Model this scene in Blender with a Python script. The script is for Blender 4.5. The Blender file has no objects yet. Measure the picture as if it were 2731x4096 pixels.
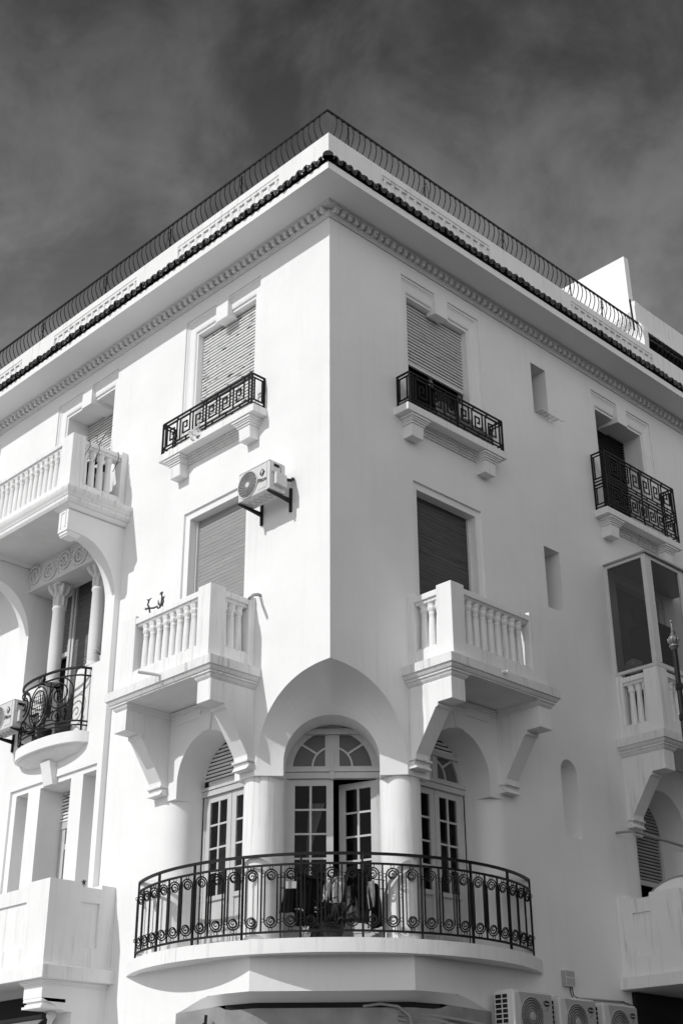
import bpy, bmesh, math, random
from mathutils import Vector, Matrix
from mathutils.geometry import delaunay_2d_cdt
R = math.radians
random.seed(7)
scene = bpy.context.scene
COL = scene.collection
PI = math.pi

# ------------------------------------------------------------ camera
cam = bpy.data.cameras.new('camera')
cam_ob = bpy.data.objects.new('camera', cam)
COL.objects.link(cam_ob)
yaw, pit, rol = 0.794020347, 0.459424877, -0.00586546
fw = Vector((-math.sin(yaw) * math.cos(pit), math.cos(yaw) * math.cos(pit), math.sin(pit)))
rt = Vector((math.cos(yaw), math.sin(yaw), 0))
up = rt.cross(fw)
r2 = rt * math.cos(rol) + up * math.sin(rol)
u2 = -rt * math.sin(rol) + up * math.cos(rol)
m = Matrix((r2, u2, -fw)).transposed().to_4x4()
m.translation = Vector((10.79917, -10.41047, 1.6))
cam_ob.matrix_world = m
cam.sensor_fit = 'VERTICAL'
cam.sensor_height = 36
cam.sensor_width = 24
cam.lens = 46.9
cam.clip_end = 3000
scene.camera = cam_ob

# ------------------------------------------------------------ sky and sun
SUN_DIR = Vector((-0.18, -1.0, 0.80)).normalized()      # towards the sun
SUN_EL = math.asin(SUN_DIR.z)
SUN_AZ = math.atan2(SUN_DIR.x, SUN_DIR.y)                # clockwise from +Y
world = bpy.data.worlds.new('World')
scene.world = world
world.use_nodes = True
wt = world.node_tree
wt.nodes.clear()


def wn(kind, **kw):
    n = wt.nodes.new(kind)
    for k, v in kw.items():
        setattr(n, k, v)
    return n


def wmath(op, a, b=None, clamp=False):
    n = wn('ShaderNodeMath', operation=op)
    n.use_clamp = clamp
    for i, v in enumerate((a, b)):
        if v is None:
            continue
        if isinstance(v, (int, float)):
            n.inputs[i].default_value = v
        else:
            wt.links.new(v, n.inputs[i])
    return n.outputs[0]


tc = wn('ShaderNodeTexCoord')
sky = wn('ShaderNodeTexSky', sky_type='NISHITA')
sky.sun_disc = False
sky.sun_elevation = SUN_EL
sky.sun_rotation = SUN_AZ
sky.air_density = 1.0
sky.dust_density = 2.2
sep = wn('ShaderNodeSeparateColor')
wt.links.new(sky.outputs[0], sep.inputs[0])
# black and white through a red filter: blue sky goes dark, cloud goes pale
mapn = wn('ShaderNodeMapping')
mapn.inputs['Scale'].default_value = (1.0, 1.0, 1.15)
mapn.inputs['Rotation'].default_value = (0.3, 0.5, 0.35)
wt.links.new(tc.outputs['Generated'], mapn.inputs[0])
n1 = wn('ShaderNodeTexNoise')
n1.inputs['Scale'].default_value = 3.0
n1.inputs['Detail'].default_value = 9
n1.inputs['Roughness'].default_value = 0.58
n1.inputs['Distortion'].default_value = 0.95
wt.links.new(mapn.outputs[0], n1.inputs[0])
n2 = wn('ShaderNodeTexNoise')
n2.inputs['Scale'].default_value = 10
mapn.inputs['Location'].default_value = (12.3, 4.4, -7.7)
n2.inputs['Detail'].default_value = 8
n2.inputs['Roughness'].default_value = 0.6
n2.inputs['Distortion'].default_value = 0.4
wt.links.new(mapn.outputs[0], n2.inputs[0])
cl = wmath('ADD', wmath('MULTIPLY', n1.outputs[0], 0.58), wmath('MULTIPLY', n2.outputs[0], 0.42))
mr = wn('ShaderNodeMapRange')
mr.interpolation_type = 'SMOOTHSTEP'
mr.inputs['From Min'].default_value = 0.39
mr.inputs['From Max'].default_value = 0.62
wt.links.new(cl, mr.inputs['Value'])
cloud = mr.outputs[0]
sxyz = wn('ShaderNodeSeparateXYZ')
wt.links.new(tc.outputs['Generated'], sxyz.inputs[0])
elev = sxyz.outputs[2]
# clear-sky red channel (dark away from sun) and cloud veil, paler towards the horizon
horiz = wmath('SUBTRACT', 1.0, wmath('MULTIPLY', wmath('MAXIMUM', elev, 0.0), 1.08), clamp=True)
hz2 = wmath('POWER', horiz, 1.9)
lowk = wmath('MULTIPLY', hz2, 2.6, clamp=True)
cloud = wmath('ADD', wmath('MULTIPLY', cloud, wmath('SUBTRACT', 1.0, wmath('MULTIPLY', lowk, 0.72))), wmath('MULTIPLY', lowk, 0.80))
veil = wmath('MULTIPLY', wmath('ADD', wmath('MULTIPLY', cloud, 1.35), 0.52), wmath('ADD', wmath('MULTIPLY', hz2, 6.4), 0.16))
SKY_STR = 0.10
base = wmath('MULTIPLY', sep.outputs[0], 0.10)
# extra brightness added to the unseen side sky, to fill the shaded wall
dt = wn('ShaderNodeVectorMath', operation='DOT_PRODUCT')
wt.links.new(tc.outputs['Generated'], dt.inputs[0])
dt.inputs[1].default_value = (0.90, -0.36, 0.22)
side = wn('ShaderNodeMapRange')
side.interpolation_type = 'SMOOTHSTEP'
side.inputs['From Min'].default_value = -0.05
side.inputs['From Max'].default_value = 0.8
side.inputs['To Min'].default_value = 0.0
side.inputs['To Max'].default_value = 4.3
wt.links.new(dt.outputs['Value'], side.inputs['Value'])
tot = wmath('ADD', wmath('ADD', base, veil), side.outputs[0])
comb = wn('ShaderNodeCombineColor')
for i in range(3):
    wt.links.new(tot, comb.inputs[i])
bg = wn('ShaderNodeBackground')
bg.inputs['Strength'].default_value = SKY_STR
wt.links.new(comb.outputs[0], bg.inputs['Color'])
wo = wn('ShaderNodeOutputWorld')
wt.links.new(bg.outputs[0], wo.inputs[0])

sun = bpy.data.lights.new('sun', 'SUN')
sun.energy = 2.72
sun.angle = R(0.55)
sun.color = (1.0, 0.995, 0.99)
sun_ob = bpy.data.objects.new('sun', sun)
sun_ob.rotation_euler = SUN_DIR.to_track_quat('Z', 'Y').to_euler()
sun_ob.location = (0, -30, 40)
COL.objects.link(sun_ob)
scene.view_settings.view_transform = 'Standard'
scene.view_settings.look = 'None'
scene.view_settings.exposure = 0.0
scene.view_settings.gamma = 1.0
scene.render.engine = 'CYCLES'
scene.cycles.diffuse_bounces = 5
scene.cycles.max_bounces = 14
scene.cycles.transparent_max_bounces = 16

# ------------------------------------------------------------ materials
MATS = {}


def mat(name, base=0.5, rough=0.8, metal=0.0, bump=0.0, bscale=60, var=0.0, vscale=1.2, streak=0.0,
        streak_scale=(9, 9, 0.55), spots=0.0, spot_scale=(3, 3, 30), spot_lo=0.60, grain=0.0, spec=0.3, weave=0.0):
    if name in MATS:
        return MATS[name]
    mt = bpy.data.materials.new(name)
    mt.use_nodes = True
    nt = mt.node_tree
    bs = nt.nodes['Principled BSDF']
    bs.inputs['Roughness'].default_value = rough
    bs.inputs['Metallic'].default_value = metal
    bs.inputs['Specular IOR Level'].default_value = spec
    g = nt.nodes.new('ShaderNodeNewGeometry')

    def mth(op, a, b=None, clamp=False):
        n = nt.nodes.new('ShaderNodeMath')
        n.operation = op
        n.use_clamp = clamp
        for i, v in enumerate((a, b)):
            if v is None:
                continue
            if isinstance(v, (int, float)):
                n.inputs[i].default_value = v
            else:
                nt.links.new(v, n.inputs[i])
        return n.outputs[0]

    def noise(scale3, sc=1.0, detail=4, rough_=0.55, dist=0.0):
        mp = nt.nodes.new('ShaderNodeMapping')
        mp.inputs['Scale'].default_value = scale3
        nt.links.new(g.outputs['Position'], mp.inputs[0])
        n = nt.nodes.new('ShaderNodeTexNoise')
        n.inputs['Scale'].default_value = sc
        n.inputs['Detail'].default_value = detail
        n.inputs['Roughness'].default_value = rough_
        n.inputs['Distortion'].default_value = dist
        nt.links.new(mp.outputs[0], n.inputs[0])
        return n.outputs[0]

    def rng(v, a, b, c=0.0, d=1.0):
        n = nt.nodes.new('ShaderNodeMapRange')
        n.inputs['From Min'].default_value = a
        n.inputs['From Max'].default_value = b
        n.inputs['To Min'].default_value = c
        n.inputs['To Max'].default_value = d
        nt.links.new(v, n.inputs['Value'])
        return n.outputs[0]
    val = None
    if var:
        val = rng(noise((1, 1, 1), vscale, 6), 0.3, 0.7, 1 - var, 1 + var * 0.3)
    if streak:
        s = rng(noise(streak_scale, 1.0, 5, 0.62, 0.3), 0.52, 0.78, 0, 1)
        mk = rng(noise((0.8, 0.8, 0.8), 1.0, 3), 0.38, 0.66, 0.15, 1)
        sx = nt.nodes.new('ShaderNodeSeparateXYZ')
        nt.links.new(g.outputs['Normal'], sx.inputs[0])
        vert = mth('SUBTRACT', 1.0, mth('ABSOLUTE', sx.outputs[2]), clamp=True)
        s = mth('SUBTRACT', 1.0, mth('MULTIPLY', mth('MULTIPLY', mth('MULTIPLY', s, mk), vert), streak))
        val = s if val is None else mth('MULTIPLY', val, s)
    if spots:
        s = rng(noise(spot_scale, 1.0, 5, 0.6), spot_lo, spot_lo + 0.04, 0, 1)
        s = mth('SUBTRACT', 1.0, mth('MULTIPLY', s, spots))
        val = s if val is None else mth('MULTIPLY', val, s)
    if grain:
        s = rng(noise((2.2, 2.2, 45), 1.0, 5, 0.6, 0.9), 0.35, 0.7, 1 - grain, 1 + grain)
        val = s if val is None else mth('MULTIPLY', val, s)
    if val is None:
        bs.inputs['Base Color'].default_value = (base, base, base, 1)
    else:
        v = mth('MULTIPLY', val, base, clamp=True)
        c = nt.nodes.new('ShaderNodeCombineColor')
        for i in range(3):
            nt.links.new(v, c.inputs[i])
        nt.links.new(c.outputs[0], bs.inputs['Base Color'])
    if bump:
        bn = nt.nodes.new('ShaderNodeBump')
        bn.inputs['Strength'].default_value = bump
        bn.inputs['Distance'].default_value = 0.004
        a = noise((1, 1, 1), bscale, 6, 0.6)
        b = noise((1, 1, 1), 5.0, 3, 0.5)
        nt.links.new(mth('ADD', a, mth('MULTIPLY', b, 4.0)), bn.inputs['Height'])
        nt.links.new(bn.outputs[0], bs.inputs['Normal'])
    MATS[name] = mt
    return mt


WALL = mat('white plaster', 0.84, 0.9, bump=0.3, bscale=45, var=0.06, vscale=0.9, streak=0.08, streak_scale=(8, 8, 0.4))
STAIN = mat('streaked plaster', 0.83, 0.9, bump=0.25, bscale=50, var=0.05, vscale=2.0, streak=0.45, streak_scale=(16, 16, 0.9))
MOULD = mat('weathered moulding', 0.78, 0.9, bump=0.3, bscale=60, var=0.08, vscale=3.0, streak=0.85, streak_scale=(20, 20, 1.6))
CORN = mat('cornice plaster', 0.74, 0.9, bump=0.2, var=0.05)
SOFFIT = mat('soffit plaster', 0.84, 0.92, bump=0.1, var=0.03)
TILE = mat('dark glazed tile', 0.02, 0.38, bump=0.8, bscale=40, var=0.6, vscale=14, spec=0.5)
IRON = mat('black iron', 0.008, 0.5, metal=0.0, bump=0.3, bscale=90, spec=0.22)
SLAT_OLD = mat('peeling shutter paint', 0.84, 0.7, var=0.06, vscale=3, spots=0.8, spot_scale=(5, 5, 26), spot_lo=0.585)
SLAT_WHITE = mat('white shutter paint', 0.72, 0.65, var=0.06, vscale=3, spots=0.25, spot_scale=(3, 3, 22))
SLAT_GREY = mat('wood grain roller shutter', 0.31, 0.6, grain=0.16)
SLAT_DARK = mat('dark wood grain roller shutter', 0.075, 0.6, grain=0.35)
SLAT_BLACK = mat('black roller shutter', 0.012, 0.5, grain=0.3)
GAP = mat('dark slot', 0.02, 0.9)
FRAME = mat('painted joinery', 0.55, 0.6, var=0.1, vscale=4, bump=0.2, streak=0.15, streak_scale=(12, 12, 1.5))
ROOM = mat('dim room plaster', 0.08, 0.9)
ACW = mat('air conditioner casing', 0.66, 0.45, var=0.05, vscale=3, bump=0.03, bscale=5, streak=0.18, streak_scale=(14, 14, 2))
ACG = mat('air conditioner grey panel', 0.42, 0.5, var=0.06)
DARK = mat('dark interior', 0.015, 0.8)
GREYM = mat('grey metal', 0.35, 0.45, metal=0.3)
BRASS = mat('weathered bronze finial', 0.22, 0.42, metal=0.55, var=0.3, vscale=12)
PIPE = mat('grey plastic pipe', 0.30, 0.5)
LEAF = mat('leaf', 0.06, 0.6, var=0.5, vscale=30)
POT = mat('dark planter', 0.03, 0.35)
CLOTHB = mat('black cloth', spec=0.03, rough=0.95, base=0.012)
CLOTHD = mat('dark grey cloth', spec=0.03, rough=0.95, base=0.05)
CLOTHG = mat('grey cloth', 0.16, 0.9, var=0.2, vscale=8)
CLOTHW = mat('pale cloth', 0.62, 0.9, var=0.15, vscale=8)
SHEET = mat('translucent plastic sheet', 0.30, 0.3, var=0.6, vscale=14)
CURTAIN = mat('curtain', 0.55, 0.9)
AWN = mat('awning canvas', 0.22, 0.85, var=0.15, vscale=4, bump=0.1)
PALE = mat('pale bounce paving', 0.44, 0.9, var=0.1, vscale=0.5, bump=0.3)
GROUND = mat('dull ground', 0.07, 0.9, var=0.1, vscale=0.3, bump=0.3)
ASPH = mat('asphalt', 0.06, 0.9, var=0.2, vscale=1.0)


def glass_mat(name, tint=0.55, rough=0.04, mixv=0.6, col=0.02):
    mt = bpy.data.materials.new(name)
    mt.use_nodes = True
    nt = mt.node_tree
    nt.nodes.clear()
    o = nt.nodes.new('ShaderNodeOutputMaterial')
    tr = nt.nodes.new('ShaderNodeBsdfTransparent')
    tr.inputs[0].default_value = (tint, tint, tint, 1)
    pr = nt.nodes.new('ShaderNodeBsdfPrincipled')
    pr.inputs['Base Color'].default_value = (col, col, col, 1)
    pr.inputs['Roughness'].default_value = rough
    pr.inputs['Specular IOR Level'].default_value = 0.3
    mx = nt.nodes.new('ShaderNodeMixShader')
    mx.inputs[0].default_value = mixv
    nt.links.new(tr.outputs[0], mx.inputs[1])
    nt.links.new(pr.outputs[0], mx.inputs[2])
    nt.links.new(mx.outputs[0], o.inputs[0])
    return mt


GLASS = glass_mat('window glass', 0.7, 0.05, 0.4, 0.006)
GLASS_DUSTY = glass_mat('dusty glass', 0.6, 0.35, 0.85, 0.13)
GLASS_FROST = glass_mat('frosted glass', 0.75, 0.25, 0.6, 0.09)
GLASS_DOOR = glass_mat('textured door glass', 0.7, 0.25, 0.55, 0.015)

# ------------------------------------------------------------ geometry helpers


def FA(s, d, z):          # sunlit facade: runs along -X, faces -Y
    return Vector((-s, -d, z))


def FB(s, d, z):          # shaded facade: runs along +Y, faces +X
    return Vector((d, s, z))


Q = math.sqrt(0.5)


def FC(t, n, z):          # corner frame: t to the right, n outwards along the diagonal
    return Vector(((t + n) * Q, (t - n) * Q, z))


def ident(x, y, z):
    return Vector((x, y, z))


class MB:
    def __init__(self, f=ident):
        self.f = f
        self.v = []
        self.fc = []
        self.sm = []

    def add(self, pts, faces, smooth=False):
        o = len(self.v)
        self.v += [self.f(*p) for p in pts]
        for fa in faces:
            self.fc.append([i + o for i in fa])
            self.sm.append(smooth)
        return self

    def box(self, a0, a1, b0, b1, c0, c1):
        p = [(a, b, c) for c in (c0, c1) for b in (b0, b1) for a in (a0, a1)]
        return self.add(p, [(0, 2, 3, 1), (4, 5, 7, 6), (0, 1, 5, 4), (2, 6, 7, 3), (0, 4, 6, 2), (1, 3, 7, 5)])

    def quad(self, *p):
        return self.add(p, [tuple(range(len(p)))])

    def prism(self, poly, lo, hi, axis, caps=True, smooth=False):
        # poly in the two other axes (in order), extruded along axis
        n = len(poly)

        def mk(a, b, h):
            return {0: (h, a, b), 1: (a, h, b), 2: (a, b, h)}[axis]
        pts = [mk(a, b, lo) for a, b in poly] + [mk(a, b, hi) for a, b in poly]
        self.add(pts, [(i, (i + 1) % n, n + (i + 1) % n, n + i) for i in range(n)], smooth)
        if caps:
            self.add([mk(a, b, lo) for a, b in poly], [tuple(range(n))])
            self.add([mk(a, b, hi) for a, b in poly], [tuple(range(n))])
        return self

    def strip(self, A, B, smooth=True, closed=False):
        n = len(A)
        m_ = n if closed else n - 1
        return self.add(list(A) + list(B), [(i, (i + 1) % n, n + (i + 1) % n, n + i) for i in range(m_)], smooth)

    def sheet(self, outline, holes, d, axis=1):
        # flat polygon with holes, plane at 'd' on axis
        vs, es = [], []
        for lp in [outline] + list(holes):
            o = len(vs)
            vs += [Vector(p) for p in lp]
            es += [(o + i, o + (i + 1) % len(lp)) for i in range(len(lp))]
        r = delaunay_2d_cdt(vs, es, [], 0, 1e-5)

        def inside(p, lp):
            c = False
            n = len(lp)
            for i in range(n):
                x1, y1 = lp[i]
                x2, y2 = lp[(i + 1) % n]
                if (y1 > p[1]) != (y2 > p[1]) and p[0] < (x2 - x1) * (p[1] - y1) / (y2 - y1) + x1:
                    c = not c
            return c
        fs = []
        for fa in r[2]:
            c = sum((r[0][i] for i in fa), Vector((0, 0))) / len(fa)
            if inside(c, outline) and not any(inside(c, h) for h in holes):
                fs.append(tuple(fa))
        mk = {0: lambda p: (d, p[0], p[1]), 1: lambda p: (p[0], d, p[1]), 2: lambda p: (p[0], p[1], d)}[axis]
        return self.add([mk(p) for p in r[0]], fs)

    def tube(self, pts, r, n=6, closed=False, rs=None, square=False):
        P = [Vector(p) for p in pts]
        m_ = len(P)
        rings = []
        prev = None
        for i in range(m_):
            if closed:
                t = P[(i + 1) % m_] - P[i - 1]
            else:
                t = P[min(i + 1, m_ - 1)] - P[max(i - 1, 0)]
            if t.length < 1e-9:
                t = Vector((0, 0, 1))
            t.normalize()
            if prev is None:
                a = Vector((0, 0, 1)) if abs(t.z) < 0.9 else Vector((0, 1, 0))
                x = t.cross(a).normalized()
            else:
                x = (prev - t * prev.dot(t))
                x = x.normalized() if x.length > 1e-6 else t.orthogonal().normalized()
            prev = x
            y = t.cross(x)
            rr = rs[i] if rs else r
            off = PI / 4 if square else 0
            kk = 1.3 if square else 1
            rings.append([tuple(P[i] + (x * math.cos(off + 2 * PI * k / n) + y * math.sin(off + 2 * PI * k / n)) * rr * kk) for k in range(n)])
        pts2 = [p for rg in rings for p in rg]
        fs = []
        for i in range(m_ if closed else m_ - 1):
            j = (i + 1) % m_
            for k in range(n):
                k2 = (k + 1) % n
                fs.append((i * n + k, i * n + k2, j * n + k2, j * n + k))
        self.add(pts2, fs, not square)
        if not closed:
            self.add(rings[0], [tuple(range(n))])
            self.add(rings[-1], [tuple(range(n))])
        return self

    def bar(self, a, b, w, h=None):
        return self.tube([a, b], w / 2, 4, square=True)

    def lathe(self, prof, c, n=20, a0=0, a1=2 * PI, smooth=True):
        full = abs(a1 - a0 - 2 * PI) < 1e-6
        k = n if full else n + 1
        pts = []
        for r_, z in prof:
            for i in range(k):
                a = a0 + (a1 - a0) * i / n
                pts.append((c[0] + r_ * math.cos(a), c[1] + r_ * math.sin(a), c[2] + z))
        fs = []
        for j in range(len(prof) - 1):
            for i in range(n):
                i2 = (i + 1) % k
                fs.append((j * k + i, j * k + i2, (j + 1) * k + i2, (j + 1) * k + i))
        return self.add(pts, fs, smooth)

    def build(self, name, m_, parent=None, bevel=0.0, solid=False, loc=None, autosmooth=False):
        me = bpy.data.meshes.new(name)
        vs = self.v
        if loc is not None:
            L = Vector(loc)
            vs = [v - L for v in vs]
        me.from_pydata([tuple(v) for v in vs], [], self.fc)
        me.polygons.foreach_set('use_smooth', self.sm)
        me.materials.append(m_)
        me.update()
        if solid or bevel:
            b = bmesh.new()
            b.from_mesh(me)
            bmesh.ops.remove_doubles(b, verts=b.verts, dist=1e-5)
            bmesh.ops.recalc_face_normals(b, faces=b.faces)
            b.to_mesh(me)
            b.free()
        o = bpy.data.objects.new(name, me)
        COL.objects.link(o)
        if parent is not None:
            o.parent = parent
        if loc is not None:
            o.location = Vector(loc) - (parent_world(parent))
        elif parent is not None:
            o.location = -parent_world(parent)
        if bevel:
            md = o.modifiers.new('edge', 'BEVEL')
            md.width = bevel
            md.segments = 2
            md.limit_method = 'ANGLE'
            md.angle_limit = R(40)
            md.harden_normals = False
        return o


def parent_world(p):
    v = Vector((0, 0, 0))
    while p is not None:
        v = v + p.location
        p = p.parent
    return v


def tag(o, label, cat, group=None, kind=None):
    if label:
        o['label'] = label
    if cat:
        o['category'] = cat
    if group:
        o['group'] = group
    if kind:
        o['kind'] = kind
    return o


def empty(name, loc=(0, 0, 0), parent=None):
    o = bpy.data.objects.new(name, None)
    o.empty_display_size = 0.2
    COL.objects.link(o)
    o.location = loc
    if parent:
        o.parent = parent
        o.location = Vector(loc) - parent_world(parent)
    return o


def copy_to(o, loc, parent=None, rot=None):
    c = o.copy()
    COL.objects.link(c)
    c.parent = parent
    c.location = Vector(loc) - parent_world(parent)
    if rot is not None:
        c.rotation_euler = rot
    return c


# ------------------------------------------------------------ ground
g = MB()
N = 24
g.quad((-900, -900, -0.004), (900, -900, -0.004), (900, 900, -0.004), (-900, 900, -0.004))
go = g.build('ground', GROUND)
tag(go, None, None, kind='structure')
g = MB()
g.quad((0.8, -60, 0.0), (12, -60, 0.0), (12, 60, 0.0), (0.8, 60, 0.0))
ro = g.build('road', ASPH)
g = MB()
g.quad((-70, -34, 0.004), (-0.4, -34, 0.004), (-0.4, 0.0, 0.004), (-70, 0.0, 0.004))
tag(g.build('bounce_pavement', PALE), None, None, kind='structure')  # unseen pale ground, added to bounce sun up onto the left soffits
tag(ro, None, None, kind='structure')

# facing block across the shaded side street (outside the photograph; it shades the sky for the right wall)
g = MB()
g.box(13.8, 27, 0.5, 60, 0.0, 14.0)
for k in range(14):
    for z in (1.2, 4.8, 8.4):
        g.box(13.70, 13.799, 2.5 + k * 4, 4.0 + k * 4, z, z + 2.2)
tag(g.build('unseen_facing_block', mat('unseen facing block plaster', 0.08, 0.9)), None, None, kind='structure')

# ------------------------------------------------------------ the building
B = empty('apartment_building')
tag(B, 'white plastered corner apartment building with balconies, arches and a tiled eave', 'building')
SMAX = 15.0
ZTOP = 13.86


def outer_arch(n=20):
    # half arch on a facade from the corner edge (0,7.09) to the pier (1.31,5.92)
    p = []
    for i in range(n + 1):
        a = PI / 2 * (1 - i / n)
        c, s_ = max(math.cos(a), 0), max(math.sin(a), 0)
        p.append((1.31 * c ** (2 / 2.35), 5.92 + 1.17 * s_ ** (2 / 2.35)))
    p[0] = (0.0, 7.09)
    p[-1] = (1.31, 5.92)
    return p


def side_arch(o=0.0, n=24):
    # from near side up and over to the far side
    p = [(1.70 + o, 5.92)]
    for i in range(n + 1):
        a = PI * (1 - i / n)
        p.append((2.28 + o + 0.58 * math.cos(a), 6.12 + 0.58 * math.sin(a)))
    p.append((2.86 + o, 5.92))
    return p


def wall_outline(first_to_corner=True):
    o = [(0.0, ZTOP)] + outer_arch() + side_arch() + [(3.13, 5.92), (3.13, 3.98), (1.33, 3.98), (1.33, 3.44)]
    o += [(1.75, 3.45), (2.06, 3.45), (2.20, 3.425), (2.34, 3.385), (2.5, 3.335), (2.65, 3.30), (2.65, 0.0)]
    o += [(SMAX, 0.0), (SMAX, ZTOP)]
    return o


def rect(a, b, c, d):
    return [(a, c), (b, c), (b, d), (a, d)]


UP = [(1.45, 3.19)]
# holes per facade
holesA = [rect(1.45, 3.19, 11.05, 13.43), rect(1.57, 3.0, 7.32, 10.05), rect(4.96, 6.70, 10.70, 13.43),
          rect(8.55, 10.29, 11.0, 13.43), rect(4.70, 6.77, 7.25, 10.36), rect(4.59, 6.83, 4.0, 6.73)]
holesA[4] = rect(4.70, 6.77, 7.25, 10.36)
arch7 = [(2.86 + 4.58, 5.92), (3.13 + 4.58, 5.92), (3.13 + 4.58, 3.9), (1.43 + 4.58, 3.9), (1.43 + 4.58, 5.92)]
holesB = [rect(1.45, 3.19, 11.05, 13.43), rect(1.57, 3.0, 7.32, 10.05), rect(6.10, 7.84, 11.05, 13.43),
          rect(4.46, 4.84, 12.30, 13.23), rect(4.43, 4.81, 8.99, 9.98),
          side_arch(4.58)[:0] + side_arch(4.58) + [(3.13 + 4.58, 5.92), (3.13 + 4.58, 3.9), (1.43 + 4.58, 3.9), (1.43 + 4.58, 5.92)],
          rect(6.20, 7.60, 7.32, 10.05)]
# small arched niche
nich = [(4.41, 5.66)] + [(4.595 + 0.185 * math.cos(a), 6.555 + 0.185 * math.sin(a)) for a in [PI * (1 - i / 16) for i in range(17)]] + [(4.78, 5.66)]
holesB.append(nich)
w = MB(FA)
w.sheet(wall_outline(), holesA, 0.0)
w.quad((SMAX, 0, 0), (SMAX, -SMAX, 0), (SMAX, -SMAX, ZTOP), (SMAX, 0, ZTOP))
wallA = w.build('wall', WALL, B)
w = MB(FB)
w.sheet(wall_outline(), holesB, 0.0)
w.quad((SMAX, 0, 0), (SMAX, -SMAX, 0), (SMAX, -SMAX, ZTOP), (SMAX, 0, ZTOP))
wallB = w.build('wall', WALL, B)
wallA['label'] = 'sunlit white street wall left of the corner edge'
wallB['label'] = 'shaded wall right of the corner edge'

# small deep slit windows of the shaded facade
for (a, b, c, d_) in ((4.46, 4.84, 12.30, 13.23), (4.43, 4.81, 8.99, 9.98)):
    q = MB(FB)
    p = rect(a, b, c, d_)
    q.strip([(x, 0, z) for x, z in p], [(x, -0.42, z) for x, z in p], smooth=False, closed=True)
    wn_ = q.build('window', WALL, B)
    wn_['label'] = 'narrow deep slit window'
    q = MB(FB)
    q.quad(*[(x, -0.415, z) for x, z in p])
    q.build('pane', GLASS, wn_)
    q = MB(FB)
    q.quad(*[(x, -0.6, z) for x, z in rect(a - .3, b + .3, c - .3, d_ + .3)])
    q.build('dark_room', DARK, wn_)
q = MB(FB)
q.strip([(x, 0, z) for x, z in nich], [(x, -0.30, z) for x, z in nich], smooth=False, closed=True)
q.sheet(nich, [], -0.30)
o = q.build('window', WALL, B)
o['label'] = 'narrow round-topped slit window'
# little wire tray on the upper slit window
q = MB(FB)
for i in range(6):
    z = 12.30
    q.tube([(4.5, 0.03 + i * 0.02, z), (4.95, 0.03 + i * 0.02, z)], 0.0022, 5)
for i in range(5):
    q.tube([(4.5 + i * .1, -0.05, 12.305), (4.5 + i * .1, 0.14, 12.305)], 0.0022, 5)
q.tube([(4.95, 0.13, 12.3), (5.0, 0.14, 12.28), (5.03, 0.14, 12.31), (5.06, 0.14, 12.32)], 0.0026, 5)
tag(q.build('wire_tray', IRON), 'thin wire tray sticking out below the upper slit window', 'tray')

ed = MB()
pts = []
for i in range(60):
    z = 7.10 + (13.655 - 7.10) * i / 59
    k = 0.0035 * math.sin(i * 1.7) + 0.002 * math.sin(i * 4.1)
    pts.append((-0.006 + k, 0.006 - k, z))
ed.tube(pts, 0.010, 8)
ed.build('corner_bead', WALL, B)

# floors, ceiling and room behind (keeps the inside dark)
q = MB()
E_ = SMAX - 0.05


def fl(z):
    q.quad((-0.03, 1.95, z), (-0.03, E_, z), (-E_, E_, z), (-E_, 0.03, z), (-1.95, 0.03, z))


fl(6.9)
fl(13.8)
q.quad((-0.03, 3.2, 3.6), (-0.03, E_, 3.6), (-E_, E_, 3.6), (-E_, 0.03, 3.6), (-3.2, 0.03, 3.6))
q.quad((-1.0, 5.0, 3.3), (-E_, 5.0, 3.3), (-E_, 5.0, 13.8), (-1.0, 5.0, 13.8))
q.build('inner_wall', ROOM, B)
q = MB()
q.quad((-0.05, 0.05, 13.9), (-0.05, E_, 13.9), (-E_, E_, 13.9), (-E_, 0.05, 13.9))
q.build('roof', SOFFIT, B)

# ------------------------------------------------------------ window parts
SH_PITCH = 0.054


def slats(f, s0, s1, z0, z1, d, m_, parent, pitch=SH_PITCH, droop=0.0, tilt=0.010, clip=None):
    fill = 0.74 if tilt > 0.008 else 0.985
    dg = 0.02 if tilt > 0.008 else 0.004
    q = MB(f)
    n = int((z1 - z0) / pitch)
    for i in range(n + 1):
        zt = z1 - i * pitch
        zb = max(zt - pitch * fill, z0)
        if zt <= z0 + 0.005:
            break
        a0, a1 = s0, s1
        if clip:
            r_ = clip(0.5 * (zt + zb))
            if r_ is None:
                continue
            a0, a1 = r_
        zm = (zt + zb) / 2
        j = random.uniform(-0.0015, 0.0015)
        if tilt > 0.008:
            prof = [(d - 0.006 - tilt, zt), (d + 0.002 - tilt * .3 + j, zm + pitch * .12), (d + 0.002 + j, zb + 0.006), (d - 0.004, zb)]
        else:
            prof = [(d - 0.003, zt), (d, zt - 0.005), (d, zb + 0.004), (d - 0.002, zb)]
        for k in range(3):
            q.quad((a0, prof[k][0], prof[k][1]), (a1, prof[k][0], prof[k][1]), (a1, prof[k + 1][0], prof[k + 1][1]), (a0, prof[k + 1][0], prof[k + 1][1]))
        q.quad((a0, d - 0.004, zb), (a1, d - 0.004, zb), (a1, d - dg, zb), (a0, d - dg, zb))
    o = q.build('shutter', m_, parent)
    return o


def back_panel(f, s0, s1, z0, z1, d, parent, m_=GAP, name='shutter_slot'):
    q = MB(f)
    q.quad((s0, d, z0), (s1, d, z0), (s1, d, z1), (s0, d, z1))
    return q.build(name, m_, parent)


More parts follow.
